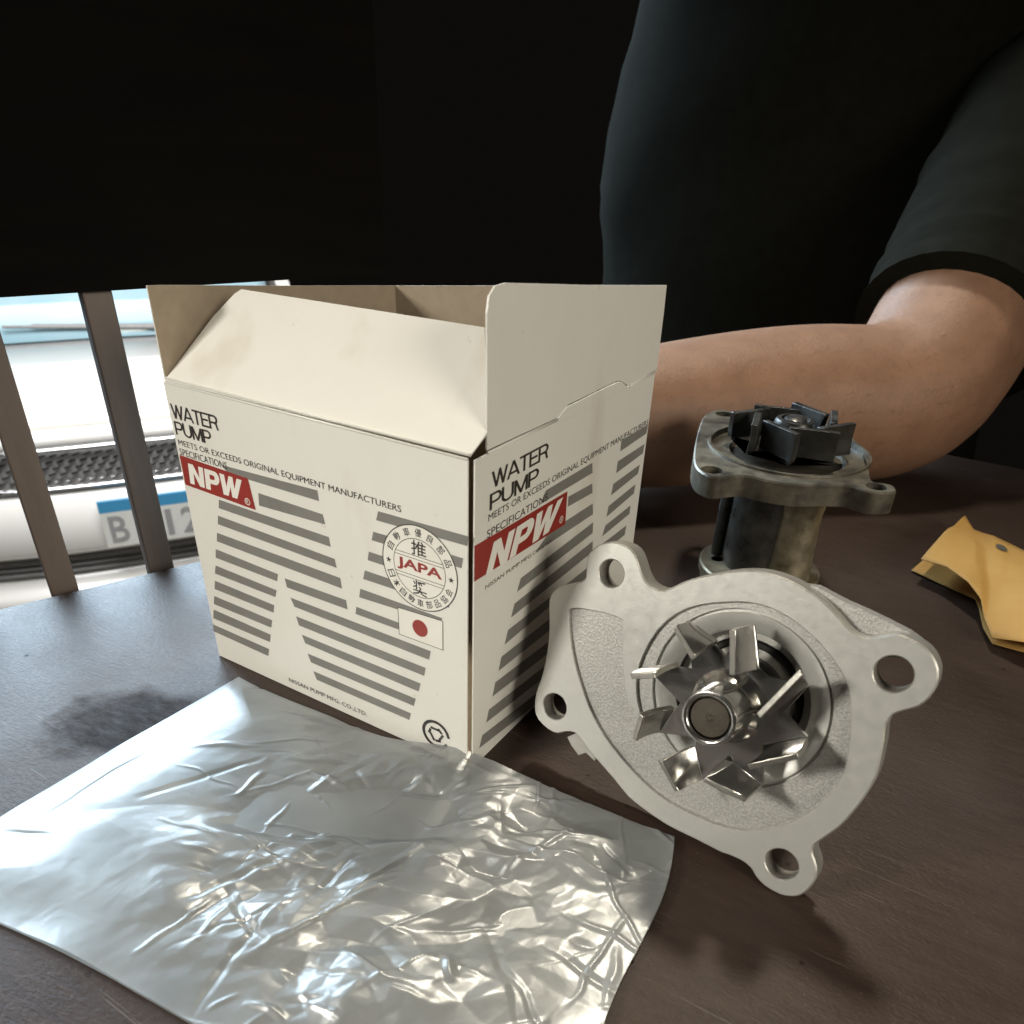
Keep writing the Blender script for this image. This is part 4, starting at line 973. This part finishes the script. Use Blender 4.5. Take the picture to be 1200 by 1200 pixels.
for i, v in enumerate(me.skin_vertices[0].data):
    v.radius = (rad[i], rad[i]); v.use_root = (i == 0)
sb = tmp.modifiers.new('sub', 'SUBSURF'); sb.levels = 3; sb.render_levels = 3
bpy.context.view_layer.update()
bme = bpy.data.meshes.new_from_object(tmp.evaluated_get(bpy.context.evaluated_depsgraph_get()))
bpy.data.objects.remove(tmp)
bme.name = 'body'; bme.materials.clear(); bme.materials.append(M['skin'])
bme.polygons.foreach_set('use_smooth', [True] * len(bme.polygons))
body = bpy.data.objects.new('body', bme); col.objects.link(body); body.parent = person

# short fine hair on the forearm
hr = random.Random(5); hg = Geo()
polys = [p for p in bme.polygons if (person.location + p.center).x > -0.07 and (person.location + p.center).z < 0.2 and p.normal.z > -0.3]
ax = (Vector(arm[2][:3]) - Vector(arm[7][:3])).normalized()
for _ in range(2600):
    p = hr.choice(polys); c = p.center + Vector((hr.gauss(0, 0.002), hr.gauss(0, 0.002), 0)); n_ = p.normal
    d_ = (ax * hr.uniform(0.5, 1.1) + Vector((0, 0, -0.5)) * hr.uniform(0.2, 1) + n_ * 0.25 + Vector((hr.gauss(0, .25), hr.gauss(0, .25), hr.gauss(0, .25)))).normalized()
    L_ = hr.uniform(0.003, 0.0065); s_ = d_.cross(n_).normalized() * 0.000042
    c = p.center + (c - p.center) - n_ * (c - p.center).dot(n_)
    a0, a1, a2 = c, c + d_ * L_ * 0.5 + n_ * 0.0006, c + d_ * L_ + n_ * 0.0004
    hg.add([a0 - s_, a0 + s_, a1 - s_ * 0.7, a1 + s_ * 0.7, a2], [(0, 1, 3, 2), (2, 3, 4)])
M['hair'] = mat('dark_body_hair', (0.045, 0.026, 0.016), 0.6)
hair = flat(hg, 'arm_hair', M['hair'], body); hair['kind'] = 'stuff'

def ring_body(name, rings, m, parent, seg=40, fold=0.006):
    vs = []
    for (cx, cy, cz, rx, ry) in rings:
        for k in range(seg):
            a = 2 * pi * k / seg
            p = Vector((cx + rx * cos(a), cy + ry * sin(a), cz))
            p += Vector((cos(a), sin(a), 0)) * fold * (noise.noise(Vector((p.x * 7, p.y * 7, p.z * 16))) + 0.6 * noise.noise(p * 26))
            vs.append(tuple(pinv @ p))
    n = len(rings)
    fs = [(i * seg + k, i * seg + (k + 1) % seg, (i + 1) * seg + (k + 1) % seg, (i + 1) * seg + k) for i in range(n - 1) for k in range(seg)]
    fs += [tuple(range(seg)), tuple(range((n - 1) * seg, n * seg))]
    return mesh(name, vs, fs, m, parent, smooth=True, auto=70)
rings = []
for i in range(27):
    z = -0.22 + 0.62 * i / 26
    rings.append((-0.10 + 0.02 * i / 26, 0.70 + 0.0 * i, z, 0.205 + 0.012 * sin(i * 0.5), 0.135 - 0.02 * i / 26))
ring_body('shirt', rings, M['shirt'], person)
# sleeve round the upper arm
sl = [Vector(a[:3]) for a in arm[8:]]
rr_ = [a[3] for a in arm[8:]]
pts, rads = [], []
for i in range(len(sl) - 1):
    for k in range(5):
        t = k / 5; pts.append(sl[i].lerp(sl[i + 1], t)); rads.append((rr_[i] * (1 - t) + rr_[i + 1] * t) + 0.007 + 0.002 * sin(3.1 * i + 2.3 * k))
SL0 = 3
g = tube(pts[SL0:], rads[SL0:], 32)
g.v = [tuple(pinv @ Vector(v)) for v in g.v]
g.build('sleeve', M['shirt'], person, smooth=True, auto=60)
